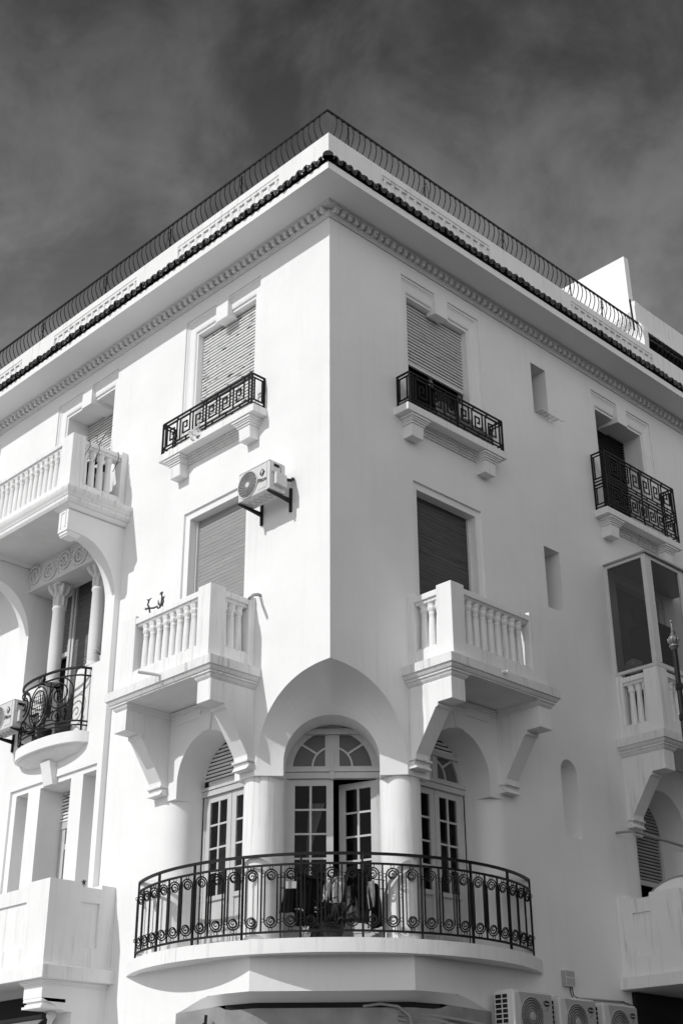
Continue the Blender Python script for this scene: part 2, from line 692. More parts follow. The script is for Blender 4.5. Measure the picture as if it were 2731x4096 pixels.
def upper_window(f, o, zb, shutter_d, m_, sh_bottom, label, key=True, sash=False):
    # moulded surround sunk in the wall: outer 1.45..3.19 + o, opening 1.65..2.99 + o
    s0, s1 = 1.45 + o, 3.19 + o
    zt = 13.43
    prof = [(0, 0), (0.0, -0.022), (0.028, -0.022), (0.034, -0.034), (0.06, -0.05), (0.10, -0.055), (0.145, -0.058), (0.165, -0.066), (0.175, -0.09), (0.20, -0.09)]
    q = MB(f)
    for i in range(len(prof) - 1):
        (w0, d0), (w1, d1) = prof[i], prof[i + 1]
        k = 0.27 / 0.20
        A = [(s0 + w0, d0, zb), (s0 + w0, d0, zt - w0 * k), (s1 - w0, d0, zt - w0 * k), (s1 - w0, d0, zb)]
        C_ = [(s0 + w1, d1, zb), (s0 + w1, d1, zt - w1 * k), (s1 - w1, d1, zt - w1 * k), (s1 - w1, d1, zb)]
        q.strip(A, C_, smooth=False)
    a0, a1, zi = s0 + 0.20, s1 - 0.20, zt - 0.27
    A = [(a0, -0.09, zb), (a0, -0.09, zi), (a1, -0.09, zi), (a1, -0.09, zb)]
    C_ = [(x, shutter_d - 0.03, z) for x, _, z in A]
    q.strip(A, C_, smooth=False)
    q.quad((s0, 0, zb), (s1, 0, zb), (s1, shutter_d - .03, zb), (s0, shutter_d - .03, zb))
    win = q.build('window', WALL, B)
    win['label'] = label
    if key:
        kq = MB(f)
        c = 2.32 + o
        kq.prism([(shutter_d + 0.01, zi - 0.06), (0.012, zi - 0.09), (0.012, 13.435), (-0.1, 13.435)], c - 0.14, c + 0.14, 0)
        kq.build('keystone', WALL, win, bevel=0.006)
    slats(f, a0, a1, sh_bottom, zi - 0.02, shutter_d, m_, win)
    back_panel(f, a0, a1, sh_bottom, zi, shutter_d - 0.022, win)
    if sh_bottom > zb + 0.05:
        bt = MB(f)
        bt.box(a0 + .01, a1 - .01, shutter_d - 0.025, shutter_d + 0.01, sh_bottom - 0.035, sh_bottom + 0.003)
        bt.build('shutter_rail', m_, win)
        g_ = MB(f)
        dd = shutter_d - 0.06
        for x in (a0 + 0.03, (a0 + a1) / 2, a1 - 0.03):
            g_.box(x - 0.03, x + 0.03, dd - 0.04, dd, zb, zi)
        g_.box(a0, a1, dd - 0.04, dd, zb, zb + 0.08)
        g_.box(a0, a1, dd - 0.04, dd - .002, zi - 0.9, zi - 0.82)
        g_.build('sash', FRAME, win)
        gl = MB(f)
        gl.quad((a0, dd - 0.02, zb), (a1, dd - 0.02, zb), (a1, dd - 0.02, zi), (a0, dd - 0.02, zi))
        gl.build('pane', GLASS, win)
    return win


wUA = upper_window(FA, 0, 11.05, -0.19, SLAT_OLD, 11.05, 'window with peeling white roller shutter above the key-pattern railing')
wUB = upper_window(FB, 0, 11.05, -0.19, SLAT_WHITE, 12.11, 'window with half-lowered white roller shutter over dark panes')
wLA = upper_window(FA, 3.51, 10.70, -0.49, SLAT_WHITE, 12.47, 'deep-set window with raised white shutter behind the top balcony')
wRB = upper_window(FB, 4.65, 11.05, -0.44, SLAT_BLACK, 11.05, 'deep-set window with black shutter')
wFA = upper_window(FA, 7.10, 11.0, -0.4, SLAT_WHITE, 11.0, 'window cut by the left edge of the photo')


def mid_window(f, s0, s1, z0, zt, m_, label, deep=-0.18):
    q = MB(f)
    # two plain steps
    w1 = 0.10
    st = [(0, 0.0), (0, -0.03), (0.10, -0.035), (0.10, deep - 0.03)]
    for i in range(3):
        (w0, d0), (w_, d1) = st[i], st[i + 1]
        A = [(s0 + w0, d0, z0), (s0 + w0, d0, zt - w0), (s1 - w0, d0, zt - w0), (s1 - w0, d0, z0)]
        C_ = [(s0 + w_, d1, z0), (s0 + w_, d1, zt - w_), (s1 - w_, d1, zt - w_), (s1 - w_, d1, z0)]
        q.strip(A, C_, smooth=False)
    win = q.build('window', WALL, B)
    win['label'] = label
    a0, a1 = s0 + w1, s1 - w1
    b = MB(f)
    b.box(a0, a0 + 0.035, deep - 0.02, deep + 0.03, z0, zt - w1)
    b.box(a1 - 0.035, a1, deep - 0.02, deep + 0.03, z0, zt - w1)
    b.build('shutter_guide', ACW, win)
    slats(f, a0 + 0.035, a1 - 0.035, z0, zt - w1, deep, m_, win, pitch=0.055, tilt=0.0015)
    back_panel(f, a0, a1, z0, zt - w1, deep - 0.02, win, m_=m_)
    return win


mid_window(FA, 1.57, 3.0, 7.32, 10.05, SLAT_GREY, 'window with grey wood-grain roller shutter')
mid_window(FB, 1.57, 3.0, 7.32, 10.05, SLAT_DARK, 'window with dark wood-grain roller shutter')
mid_window(FB, 6.20, 7.60, 7.32, 10.05, SLAT_DARK, 'window inside the glazed balcony', deep=-0.15)

# ------------------------------------------------------------ cornice, eave, tiles, parapet
q = MB(FA)
cp = [(0, 13.655), (0.028, 13.655), (0.028, 13.675), (0.04, 13.68), (0.04, 13.70), (0.055, 13.702), (0.055, 13.712), (0.022, 13.714),
      (0.022, 13.79), (0.12, 13.79), (0.12, 13.80), (0.14, 13.805), (0.14, 13.815), (0.155, 13.82), (0.155, 13.86)]


def corner_sweep(prof, smax, m_, name, parent, smooth=False, inner_cap=False):
    # profile (d,z) swept along both facades with a mitre at the corner
    q = MB()
    pts = []
    for d, z in prof:
        pts += [(-smax, -d, z), (d, -d, z), (d, smax, z)]
    fs = []
    for i in range(len(prof) - 1):
        for k in range(2):
            fs.append((i * 3 + k, i * 3 + k + 1, i * 3 + 3 + k + 1, i * 3 + 3 + k))
    q.add(pts, fs, smooth)
    return q


q = corner_sweep(cp, SMAX, CORN, 'cornice', B)
cornice = q.build('cornice', CORN, B)
# curved tooth blocks of the cornice
def tooth(q, s):
    pr = [(0.0, 13.713), (0.088, 13.713), (0.100, 13.726), (0.094, 13.745), (0.104, 13.765), (0.122, 13.7895), (0.0, 13.7895)]
    q.prism([(a + 0.015, b) for a, b in pr], s, s + 0.066, 0)


for f in (FA, FB):
    q = MB(f)
    tooth(q, 0.02)
    t0 = q.build('cornice_tooth', CORN, cornice, solid=True)
    k = 1
    rest = MB(f)
    while 0.02 + 0.128 * k < SMAX - 1:
        if k < 50:
            copy_to(t0, f(0.128 * k, 0, 0), cornice)
        else:
            tooth(rest, 0.02 + 0.128 * k)
        k += 1
    ro_ = rest.build('cornice_teeth', CORN, cornice)
    ro_['kind'] = 'stuff'

q = corner_sweep([(0, 13.825), (0.10, 13.826), (0.53, 13.826), (0.53, 13.818), (0.60, 13.818), (0.60, 13.935), (0.45, 14.0), (0.38, 14.02)], SMAX, SOFFIT, 'eave', B)
eave = q.build('eave', SOFFIT, B)

# tiles: half-round covers running down the slope, open ends
PITCH_T = 0.1385


def tile_row(f, q, s_from, s_to):
    s = s_from
    i = 0
    while s < s_to:
        j = random.uniform(-0.010, 0.010)
        jz = random.uniform(-0.010, 0.010)
        tip = 0.65 + random.uniform(-0.012, 0.012)
        r0 = 0.055
        th = 0.022
        for (rr_, up_) in ((r0, 1), (0.045, -1)):
            c = s if up_ > 0 else s + PITCH_T / 2
            zc_tip, zc_back = 13.975 + jz, 14.15
            if up_ < 0:
                zc_tip += 0.045
                zc_back += 0.045
            n = 8
            A, A2, Bk, Bk2 = [], [], [], []
            for k in range(n + 1):
                a = PI * k / n
                x = math.cos(a)
                y = math.sin(a) * up_
                rag = random.uniform(0, 0.01)
                A.append((c + j + (rr_ + th * .5) * x * 1.05, tip - rag, zc_tip + (rr_ + th * .5) * y * 1.4))
                A2.append((c + j + (rr_ - th * .5) * x * 1.05, tip - rag * .5, zc_tip + (rr_ - th * .5) * y * 1.4))
                Bk.append((c + (rr_ + th * .5) * x, 0.385, zc_back + (rr_ + th * .5) * y))
                Bk2.append((c + (rr_ - th * .5) * x, 0.385, zc_back + (rr_ - th * .5) * y))
            q.strip(A, Bk)
            q.strip(A2, Bk2)
            q.strip(A, A2, smooth=False)
        s += PITCH_T
        i += 1


q = MB(FA)
tile_row(FA, q, -0.47, SMAX)
tA = q.build('roof_tiles', TILE, B)
q = MB(FB)
tile_row(FB, q, -0.47, SMAX)
tB = q.build('roof_tiles', TILE, B)
# hip cover at the corner
q = MB()
A, C_ = [], []
for k in range(13):
    a = PI * k / 12
    t = 0.075 * math.cos(a)
    z = 0.085 * math.sin(a)
    A.append(tuple(FC(t, 0.665 * 1.414, 13.955 + z)))
    C_.append(tuple(FC(t, 0.37 * 1.414, 14.13 + z)))
q.strip(A, C_)
q.quad(*A)
q.build('hip_tile', TILE, B, solid=True)

# parapet with sunk balustrade panels
PD = 0.38
PTOP = 14.72


def parapet(f, niches, smax, flip):
    q = MB(f)
    zb, zt = 13.95, 14.60
    z = PTOP
    sh = -PD
    hs = [rect(a, b, zb - 0.1 + 0.12, zt) for a, b in niches]
    q.sheet([(sh, 13.9), (smax, 13.9), (smax, PTOP), (sh, PTOP)], hs, PD)
    q.quad((sh, PD, PTOP), (smax, PD, PTOP), (smax, PD - 0.16, PTOP), (sh + 0.16, PD - 0.16, PTOP))
    q.quad((sh + .16, PD - 0.16, PTOP), (smax, PD - 0.16, PTOP), (smax, PD - 0.16, 13.9), (sh + .16, PD - 0.16, 13.9))
    for a, b in niches:
        p = hs[0] if False else rect(a, b, zb + 0.02, zt)
        q.strip([(x, PD, zz) for x, zz in p], [(x, PD - 0.035, zz) for x, zz in p], smooth=False, closed=True)
        q.quad(*[(x, PD - 0.035, zz) for x, zz in p])
    o = q.build('parapet', STAIN, B)
    # rough rail soffit strip inside the niches
    for a, b in niches:
        q2 = MB(f)
        q2.box(a + .002, b - .002, PD - 0.034, PD - 0.008, zt - 0.055, zt - 0.002)
        q2.build('parapet_trim', MOULD, o)
    # backing wall
    return o


NA = [(0.66, 3.02), (4.09, 6.46), (7.48, 9.85)]
NB = [(0.70, 3.11), (5.21, 7.60)]
parA = parapet(FA, NA, SMAX, False)
parB = parapet(FB, NB, 8.6, False)
# small stone balusters inside the niches
bq = MB()
bq.lathe([(0.045, 0.66), (0.045, 0.60), (0.034, 0.56), (0.030, 0.5), (0.034, 0.42), (0.05, 0.3), (0.052, 0.2), (0.035, 0.08), (0.05, 0.0)], (0, 0, 0), 10)
proto_sb = None
for f, ns, par in ((FA, NA, parA), (FB, NB, parB)):
    for a, b in ns:
        n = int(round((b - a) / 0.165))
        for i in range(n):
            s = a + (i + 0.5) * (b - a) / n
            p = f(s, PD - 0.05, 13.93)
            if proto_sb is None:
                proto_sb = bq.build('baluster', WALL, par)
                proto_sb.location = p
            else:
                copy_to(proto_sb, p, par)

# iron railing on the parapet: bellied bars
RL = empty('roof_railing', (0, 0, 14.72), B)


def rail_bar(f):
    q = MB(f)
    return q


def railing_path(z, d):
    return [FA(9.9, d, z), FA(-d, d, z) + Vector((-0.03, 0, 0)), FB(7.36, d - 0.03, z)]


q = MB()
pth = railing_path(15.19, 0.35)
pth[1] = Vector((0.32, -0.35, 15.19))
q.tube([pth[0], pth[1]], 0.014, 4, square=True)
q.tube([pth[1], Vector((0.32, 7.36, 15.19))], 0.014, 4, square=True)
q.build('handrail', IRON, RL)
belly = [(0.0, 0.0), (0.05, 0.06), (0.09, 0.14), (0.108, 0.23), (0.098, 0.33), (0.055, 0.415), (0.0, 0.465)]


def bar_mesh(rot):
    q = MB()
    q.tube([(0, -d, z) for d, z in belly], 0.0076, 5)
    return q


bp_ = bar_mesh(0).build('baluster', IRON, RL)
bp_.location = (0, 0, 0)
first = True
cnt = 0
far = MB()
for f, smax_, ang, dpl in ((FA, 9.8, 0, 0.33), (FB, 7.3, PI / 2, 0.30)):
    s = -0.25
    while s < smax_:
        p = f(s, dpl, 14.72) - Vector((0, 0, 0))
        jit = random.uniform(-0.05, 0.05)
        if first:
            bp_.location = p - Vector((0, 0, 14.72))
            bp_.rotation_euler = (0, 0, ang)
            first = False
            s += 0.116
            cnt += 1
            continue
        if s < 5.7:
            copy_to(bp_, p, RL, (0, random.uniform(-.02, .02), ang + jit))
        else:
            far.tube([f(s, dpl + d, 14.72 + z) for d, z in belly], 0.0076, 5)
        cnt += 1
        s += 0.116
far_o = far.build('balusters', IRON, RL)
far_o['kind'] = 'stuff'
pq = MB()
pq.tube([(0, 0, 0), (0, 0, 0.47)], 0.009, 4, square=True)
pp = None
for f, ss, dpl in ((FA, (1.6, 3.35, 5.1, 7.0), 0.30), (FB, (0.12, 1.75, 3.6, 5.4, 6.3), 0.27)):
    for s in ss:
        p = f(s, dpl, 14.72)
        if pp is None:
            pp = pq.build('post', IRON, RL)
            pp.location = p - Vector((0, 0, 14.72))
        else:
            copy_to(pp, p, RL)
# leaning stays
for f, s, dpl in ((FA, 1.62, .31), (FA, 3.38, .31), (FA, 5.13, .31), (FA, 7.02, .31), (FB, 1.78, .28), (FB, 3.62, .28), (FB, 6.33, .28)):
    for e in (f(s + 0.17, dpl - .05, 14.72), f(s - 0.12, dpl - .2, 14.72)):
        q = MB()
        q.tube([f(s, dpl, 15.14), e], 0.0045, 5)
        q.build('stay', IRON, RL)

# ------------------------------------------------------------ white wall crossing the roof + neighbour terrace
rw = MB(FB)
rw.prism([(0.15, 15.0), (0.15, 16.80), (-4.0, 16.80), (-4.0, 13.9), (0.2, 13.9), (0.36, 14.72), (0.375, 14.95), (0.37, 15.1), (0.34, 15.2), (0.29, 15.28), (0.265, 15.33), (0.262, 15.75), (0.15, 15.75)][::-1], 7.42, 7.56, 0)
rwo = rw.build('roof_wall', WALL, B)
rwo['label'] = 'bright white wall crossing the roof terrace'
nb = MB(FB)
nb.box(7.562, SMAX, 0.02, 0.24, 15.22, 15.76)
nb.box(7.562, SMAX, 0.0, 0.30, 15.17, 15.215)
nb.box(7.562, SMAX, -3.0, 0.0, 15.5, 15.6)
nbo = nb.build('upper_terrace_wall', STAIN, B)
pb = MB(FB)
pb.box(8.6, SMAX, PD - .16, PD, 13.9, PTOP)
pb.build('parapet', STAIN, B)
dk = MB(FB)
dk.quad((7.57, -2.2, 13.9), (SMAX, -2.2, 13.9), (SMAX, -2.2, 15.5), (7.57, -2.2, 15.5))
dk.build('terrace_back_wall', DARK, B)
RL2 = empty('terrace_railing', FB(8, .3, 14.72), B)
q = MB(FB)
q.tube([(7.6, .30, 15.10), (SMAX, .30, 15.10)], 0.02, 4, square=True)
q.tube([(7.6, .30, 14.76), (SMAX, .30, 14.76)], 0.012, 4, square=True)
q.build('handrail', IRON, RL2)
q = MB(FB)
q.tube([(8 + 0, 0.28 + d, 14.72 + z * .9) for d, z in belly], 0.009, 5)
bb = q.build('baluster', IRON, RL2)
for i in range(1, 24):
    copy_to(bb, parent_world(RL2) + Vector((0, i * 0.13, 0)) + bb.location + Vector((0, -0.3, 0)), RL2)
# shade cloth under the upper terrace
q = MB(FB)
A = [(7.6 + i * 0.25, 0.20, 15.17 - 0.05 * abs(math.sin(i * 1.3))) for i in range(14)]
C_ = [(7.6 + i * 0.25, 0.16, 14.98 - 0.05 * abs(math.sin(i * 0.9 + 1))) for i in range(14)]
q.strip(A, C_)
tag(q.build('shade_cloth', CLOTHB), 'dark shade cloth hanging under the upper terrace at the right edge', 'cloth')
# wire mesh fan guard by the roof wall
q = MB(FB)
cz, cd = 15.35, 0.0
s_ = 7.30
for i in range(17):
    x = -0.36 + i * 0.035
    h = math.sqrt(max(0.30 ** 2 - (min(x, 0) * 1.0) ** 2, 0.0)) if x < 0 else 0.30
    if h > 0.02:
        q.tube([(s_, 0.05 + x, 15.10), (s_, 0.05 + x, 15.15 + h)], 0.003, 4)
for i in range(12):
    z = 15.12 + i * 0.03
    dx = math.sqrt(max(0.30 ** 2 - (z - 15.15) ** 2, 0))
    q.tube([(s_, 0.05 - dx, z), (s_, 0.22, z)], 0.003, 4)
q.tube([(s_, 0.24, 15.72), (s_, 0.26, 15.05)], 0.018, 6)
tag(q.build('mesh_guard', IRON), 'round-topped wire mesh guard at the end of the roof railing', 'guard')

# ------------------------------------------------------------ corner: squinch arch, inner arch, columns
O_ = outer_arch(20)            # from apex to spring
outer = [(FA(s, 0, z)) for s, z in O_[::-1]] + [FB(s, 0, z) for s, z in O_[1:]]
inner = []
IN = -0.95
IR = 0.588
nI = len(outer)
for i in range(nI):
    u = i / (nI - 1)
    # vertical bit 5.92..6.10 then half circle
    L1 = 0.18
    LT = 2 * L1 + PI * IR
    l = u * LT
    if l < L1:
        t, z = -IR, 5.92 + l
    elif l > LT - L1:
        t, z = IR, 5.92 + (LT - l)
    else:
        a = PI - (l - L1) / IR
        t, z = IR * math.cos(a), 6.10 + IR * math.sin(a)
    inner.append((t, z))
q = MB()
prev = outer
K = 6
for k in range(1, K + 1):
    f_ = k / K
    row = []
    for i in range(nI):
        b = FC(inner[i][0], IN, inner[i][1])
        p = outer[i].lerp(b, f_)
        bul = 0.045 * math.sin(PI * f_) * math.sin(PI * i / (nI - 1))
        p = p + Vector((-bul * .5, bul * .5, bul))
        row.append(p)
    q.strip([tuple(p) for p in prev], [tuple(p) for p in row])
    prev = row
sq = q.build('corner_arch', WALL, B)
sq['label'] = 'hooded pointed arch hollowed out under the corner edge'
q = MB(FC)
ND = -1.40
q.strip([(t, IN, z) for t, z in inner], [(t, ND, z) for t, z in inner])
q.build('arch_reveal', WALL, B)
# piers: blocks above springing come from undersides at 5.92


def tn2sd(t, n):  # positive t side
    # s + d = t*sqrt2 ; d - s = n*sqrt2
    a, b = t / Q, n / Q
    return ((a - b) / 2, (a + b) / 2)


pi1 = tn2sd(IR, IN)
pi2 = tn2sd(IR, ND)
colc = (1.45, -0.27)
for f in (FA, FB):
    q = MB(f)
    under = [(1.31, 0), (1.70, 0), (1.70, -0.6), (pi2[0], pi2[1] - 0.05), pi2, pi1]
    q.add([(a, b, 5.92) for a, b in under], [tuple(range(len(under)))])
    # body of the pier behind the round column
    tp = tn2sd(IR - 0.004, -1.22)
    body = [(1.698, -0.27), (1.698, -0.62), (pi2[0], pi2[1] - 0.1), pi2, tp, (1.45, -0.12)]
    q.prism(body, 3.98, 5.919, 2)
    # far pier: rounded edge and underside
    arcp = [(3.13 + 0.27 * math.cos(a), -0.27 + 0.27 * math.sin(a)) for a in [PI / 2 + PI / 2 * i / 10 for i in range(11)]]
    q.strip([(a, b, 3.98) for a, b in arcp], [(a, b, 5.92) for a, b in arcp])
    q.quad((2.86, -0.27, 3.98), (2.86, -0.6, 3.98), (2.86, -0.6, 5.92), (2.86, -0.27, 5.92))
    q.add([(2.86, 0, 5.92)] + [(a, b, 5.92) for a, b in arcp], [tuple(range(12))])
    # side arch reveal
    SA = side_arch()
    q.strip([(a, 0, b) for a, b in SA], [(a, -0.46, b) for a, b in SA])
    q.build('pier', WALL, B)
    q = MB(f)
    q.lathe([(0.25, 3.98), (0.25, 5.921)], (colc[0], colc[1], 0), 40)
    q.build('column', STAIN, B)
    # plain archivolt step and keystone under the balcony
    q = MB(f)
    q.prism([(2.415, 6.93), (2.17, 6.93), (2.205, 6.695), (2.38, 6.695)], -0.02, 0.03, 1)
    q.box(1.62, 2.17, 0.0, 0.018, 6.905, 7.0)
    q.box(2.415, 2.90, 0.0, 0.018, 6.905, 7.0)
    q.build('keystone', WALL, B)
# far right arch pieces
q = MB(FB)
o_ = 4.58
arcp = [(3.13 + o_ + 0.27 * math.cos(a), -0.27 + 0.27 * math.sin(a)) for a in [PI / 2 + PI / 2 * i / 10 for i in range(11)]]
q.strip([(a, b, 3.9) for a, b in arcp], [(a, b, 5.92) for a, b in arcp])
q.quad((2.86 + o_, -0.27, 3.9), (2.86 + o_, -0.6, 3.9), (2.86 + o_, -0.6, 5.92), (2.86 + o_, -0.27, 5.92))
q.add([(2.86 + o_, 0, 5.92)] + [(a, b, 5.92) for a, b in arcp], [tuple(range(12))])
arcq = [(1.43 + o_ + 0.27 * math.cos(a), -0.27 + 0.27 * math.sin(a)) for a in [PI / 2 - PI / 2 * i / 10 for i in range(11)]]
q.strip([(a, b, 3.9) for a, b in arcq], [(a, b, 5.92) for a, b in arcq])
q.add([(1.70 + o_, 0, 5.92)] + [(a, b, 5.92) for a, b in arcq], [tuple(range(12))])
q.quad((1.70 + o_, -0.27, 3.9), (1.70 + o_, -0.6, 3.9), (1.70 + o_, -0.6, 5.92), (1.70 + o_, -0.27, 5.92))
SA = side_arch(o_)
q.strip([(a, 0, b) for a, b in SA], [(a, -0.46, b) for a, b in SA])
q.build('pier', WALL, B)

# ------------------------------------------------------------ french doors


def leaf(f, s0, s1, zb, zt, d, parent, cols=2, rows=4, kick=0.66, sw=0.085, thick=0.045, glass=GLASS, tf=None):
    """a door leaf with panes above a solid lower panel"""
    q = MB(f if tf is None else tf)
    W = s1 - s0
    q.box(s0, s0 + sw, d - thick, d, zb, zt)
    q.box(s1 - sw, s1, d - thick, d, zb, zt)
    q.box(s0 + sw, s1 - sw, d - thick, d - 0.002, zt - 0.08, zt)
    q.box(s0 + sw, s1 - sw, d - thick, d - 0.002, zb, zb + 0.13)
    q.box(s0 + sw, s1 - sw, d - thick, d - 0.002, zb + kick, zb + kick + 0.07)
    q.box(s0 + sw, s1 - sw, d - 0.03, d - 0.014, zb + 0.13, zb + kick)
    q.box(s0 + sw + 0.03, s1 - sw - 0.03, d - 0.03, d - 0.006, zb + 0.17, zb + kick - 0.05)
    q.box(s0 + sw - 0.02, s1 - sw + 0.02, d - 0.004, d + 0.012, zb + kick + 0.01, zb + kick + 0.035)
    g0, g1 = zb + kick + 0.07, zt - 0.08
    gw = (s1 - s0 - 2 * sw)
    for i in range(1, cols):
        x = s0 + sw + gw * i / cols
        q.box(x - 0.014, x + 0.014, d - 0.035, d - 0.008, g0, g1)
    for i in range(1, rows):
        z = g0 + (g1 - g0) * i / rows
        q.box(s0 + sw, s1 - sw, d - 0.036, d - 0.009, z - 0.012, z + 0.012)
    o = q.build('door_leaf', FRAME, parent)
    gq = MB(f if tf is None else tf)
    gq.quad((s0 + sw, d - 0.022, g0), (s1 - sw, d - 0.022, g0), (s1 - sw, d - 0.022, g1), (s0 + sw, d - 0.022, g1))
    gq.build('pane', glass, o if parent.parent is None else parent)
    return o


def fanlight(f, c, r_, zbase, d, ztop_clip, parent, blind=False, stilt=0.0):
    """half-round fanlight: frame, centre mullion, inner arc and diagonal bars"""
    q = MB(f)
    n = 26

    def cut(z):
        return min(z, ztop_clip)

    def ring(ra, rb, zoff, d0, d1, a0=0, a1=PI, sa=1.0):
        for i in range(n):
            A0 = a0 + (a1 - a0) * i / n
            A1 = a0 + (a1 - a0) * (i + 1) / n
            pts = []
            for (rr_, a) in ((ra, A0), (rb, A0), (rb, A1), (ra, A1)):
                pts.append((c + rr_ * math.cos(a), cut(zoff + rr_ * math.sin(a) * sa)))
            if max(p[1] for p in pts) - min(p[1] for p in pts) < 1e-4 and pts[0][1] >= ztop_clip - 1e-4:
                continue
            q.prism(pts, d0, d1, 1)
    sa = 1.0
    ring(r_ - 0.075, r_ + 0.02, zbase + stilt, d - 0.05, d, sa=sa)
    if stilt:
        q.box(c - r_ - .02, c - r_ + 0.075, d - 0.05, d, zbase, zbase + stilt)
        q.box(c + r_ - 0.075, c + r_ + .02, d - 0.05, d, zbase, zbase + stilt)
    ring(0.235, 0.26, zbase + 0.04, d - 0.04, d - 0.008)
    # centre mullion (meeting stiles) and sill
    q.box(c - 0.09, c - 0.018, d - 0.045, d - 0.004, zbase, ztop_clip)
    q.box(c + 0.018, c + 0.09, d - 0.045, d - 0.004, zbase, ztop_clip)
    q.box(c - 0.018, c + 0.018, d - 0.045, d + 0.012, zbase, ztop_clip)
    q.box(c - r_ - .02, c + r_ + .02, d - 0.05, d + 0.002, zbase - 0.005, zbase + 0.04)
    for sgn in (-1, 1):
        a = R(40)
        p0 = (c + sgn * 0.25 * math.cos(a), zbase + 0.04 + 0.25 * math.sin(a))
        p1 = (c + sgn * (r_ - 0.05) * math.cos(a), zbase + stilt + (r_ - 0.05) * math.sin(a))
        nx, nz = -(p1[1] - p0[1]), (p1[0] - p0[0])
        L = math.hypot(nx, nz)
        nx, nz = nx / L * 0.013, nz / L * 0.013
        q.prism([(p0[0] + nx, p0[1] + nz), (p1[0] + nx, cut(p1[1] + nz)), (p1[0] - nx, cut(p1[1] - nz)), (p0[0] - nx, p0[1] - nz)], d - 0.038, d - 0.01, 1)
    o = q.build('fanlight', FRAME, parent)
    gq = MB(f)
    pts = [(c + r_ * math.cos(PI * i / 24), cut(zbase + stilt + r_ * math.sin(PI * i / 24))) for i in range(25)]
    if stilt:
        pts = [(c + r_, zbase)] + pts + [(c - r_, zbase)]
    gq.sheet(pts, [], d - 0.028)
    gq.build('pane', GLASS_DUSTY, parent)
    return o


# corner door (diagonal)
FD = MB(FC)
zt_ = 6.10
FD.box(-0.59, 0.59, ND - 0.05, ND + 0.03, 6.00, 6.075)
FD.box(-0.59, 0.59, ND - 0.05, ND + 0.05, 6.08, 6.125)
FD.box(-0.588, -0.55, ND - 0.05, ND + 0.004, 3.98, 6.0)
FD.box(0.55, 0.588, ND - 0.05, ND + 0.004, 3.98, 6.0)
FD.box(-0.42, 0.42, ND - 0.04, ND + 0.035, 6.565, 6.63)
FD.box(-0.03, 0.03, ND, ND + 0.05, 5.99, 6.09)
door = FD.build('french_door', FRAME, B)
door['label'] = 'double french door on the corner with its right leaf ajar'
leaf(FC, -0.55, 0.01, 3.99, 5.995, ND - 0.006, door)
# right leaf swings inward, hinged at t=0.55
ANG = R(-24)


def swung(t, n, z):
    x, y = t - 0.55, n - (ND - 0.006)
    # rotate so the free edge goes inwards (negative n)
    a = R(27)
    X = x * math.cos(a) - y * math.sin(a)
    Y = x * math.sin(a) + y * math.cos(a)
    return FC(0.55 + X, ND - 0.006 + Y, z)


leaf(swung, 0.02, 0.55, 3.99, 5.985, ND - 0.006, door)
fanlight(FC, 0.0, 0.572, 6.12, ND - 0.004, 6.62, door)
q = MB(FC)
for i in range(4):
    q.box(-0.34 + i * .0, 0.34, ND - 0.03, ND - 0.01 + i * .004, 6.64 + i * 0.024, 6.655 + i * 0.024)
q.build('shutter', SLAT_WHITE, door)
# curtain behind the left leaf
q = MB(FC)
A, C_ = [], []
for i in range(15):
    u = i / 14
    A.append((-0.10 - 0.20 * u, ND - 0.12 + 0.02 * math.sin(i * 2.0), 5.72))
    C_.append((-0.31 - 0.02 * u, ND - 0.12 + 0.02 * math.sin(i * 2.0), 5.0))
q.strip(A, C_)
q.build('curtain', CURTAIN, door)

# side doors


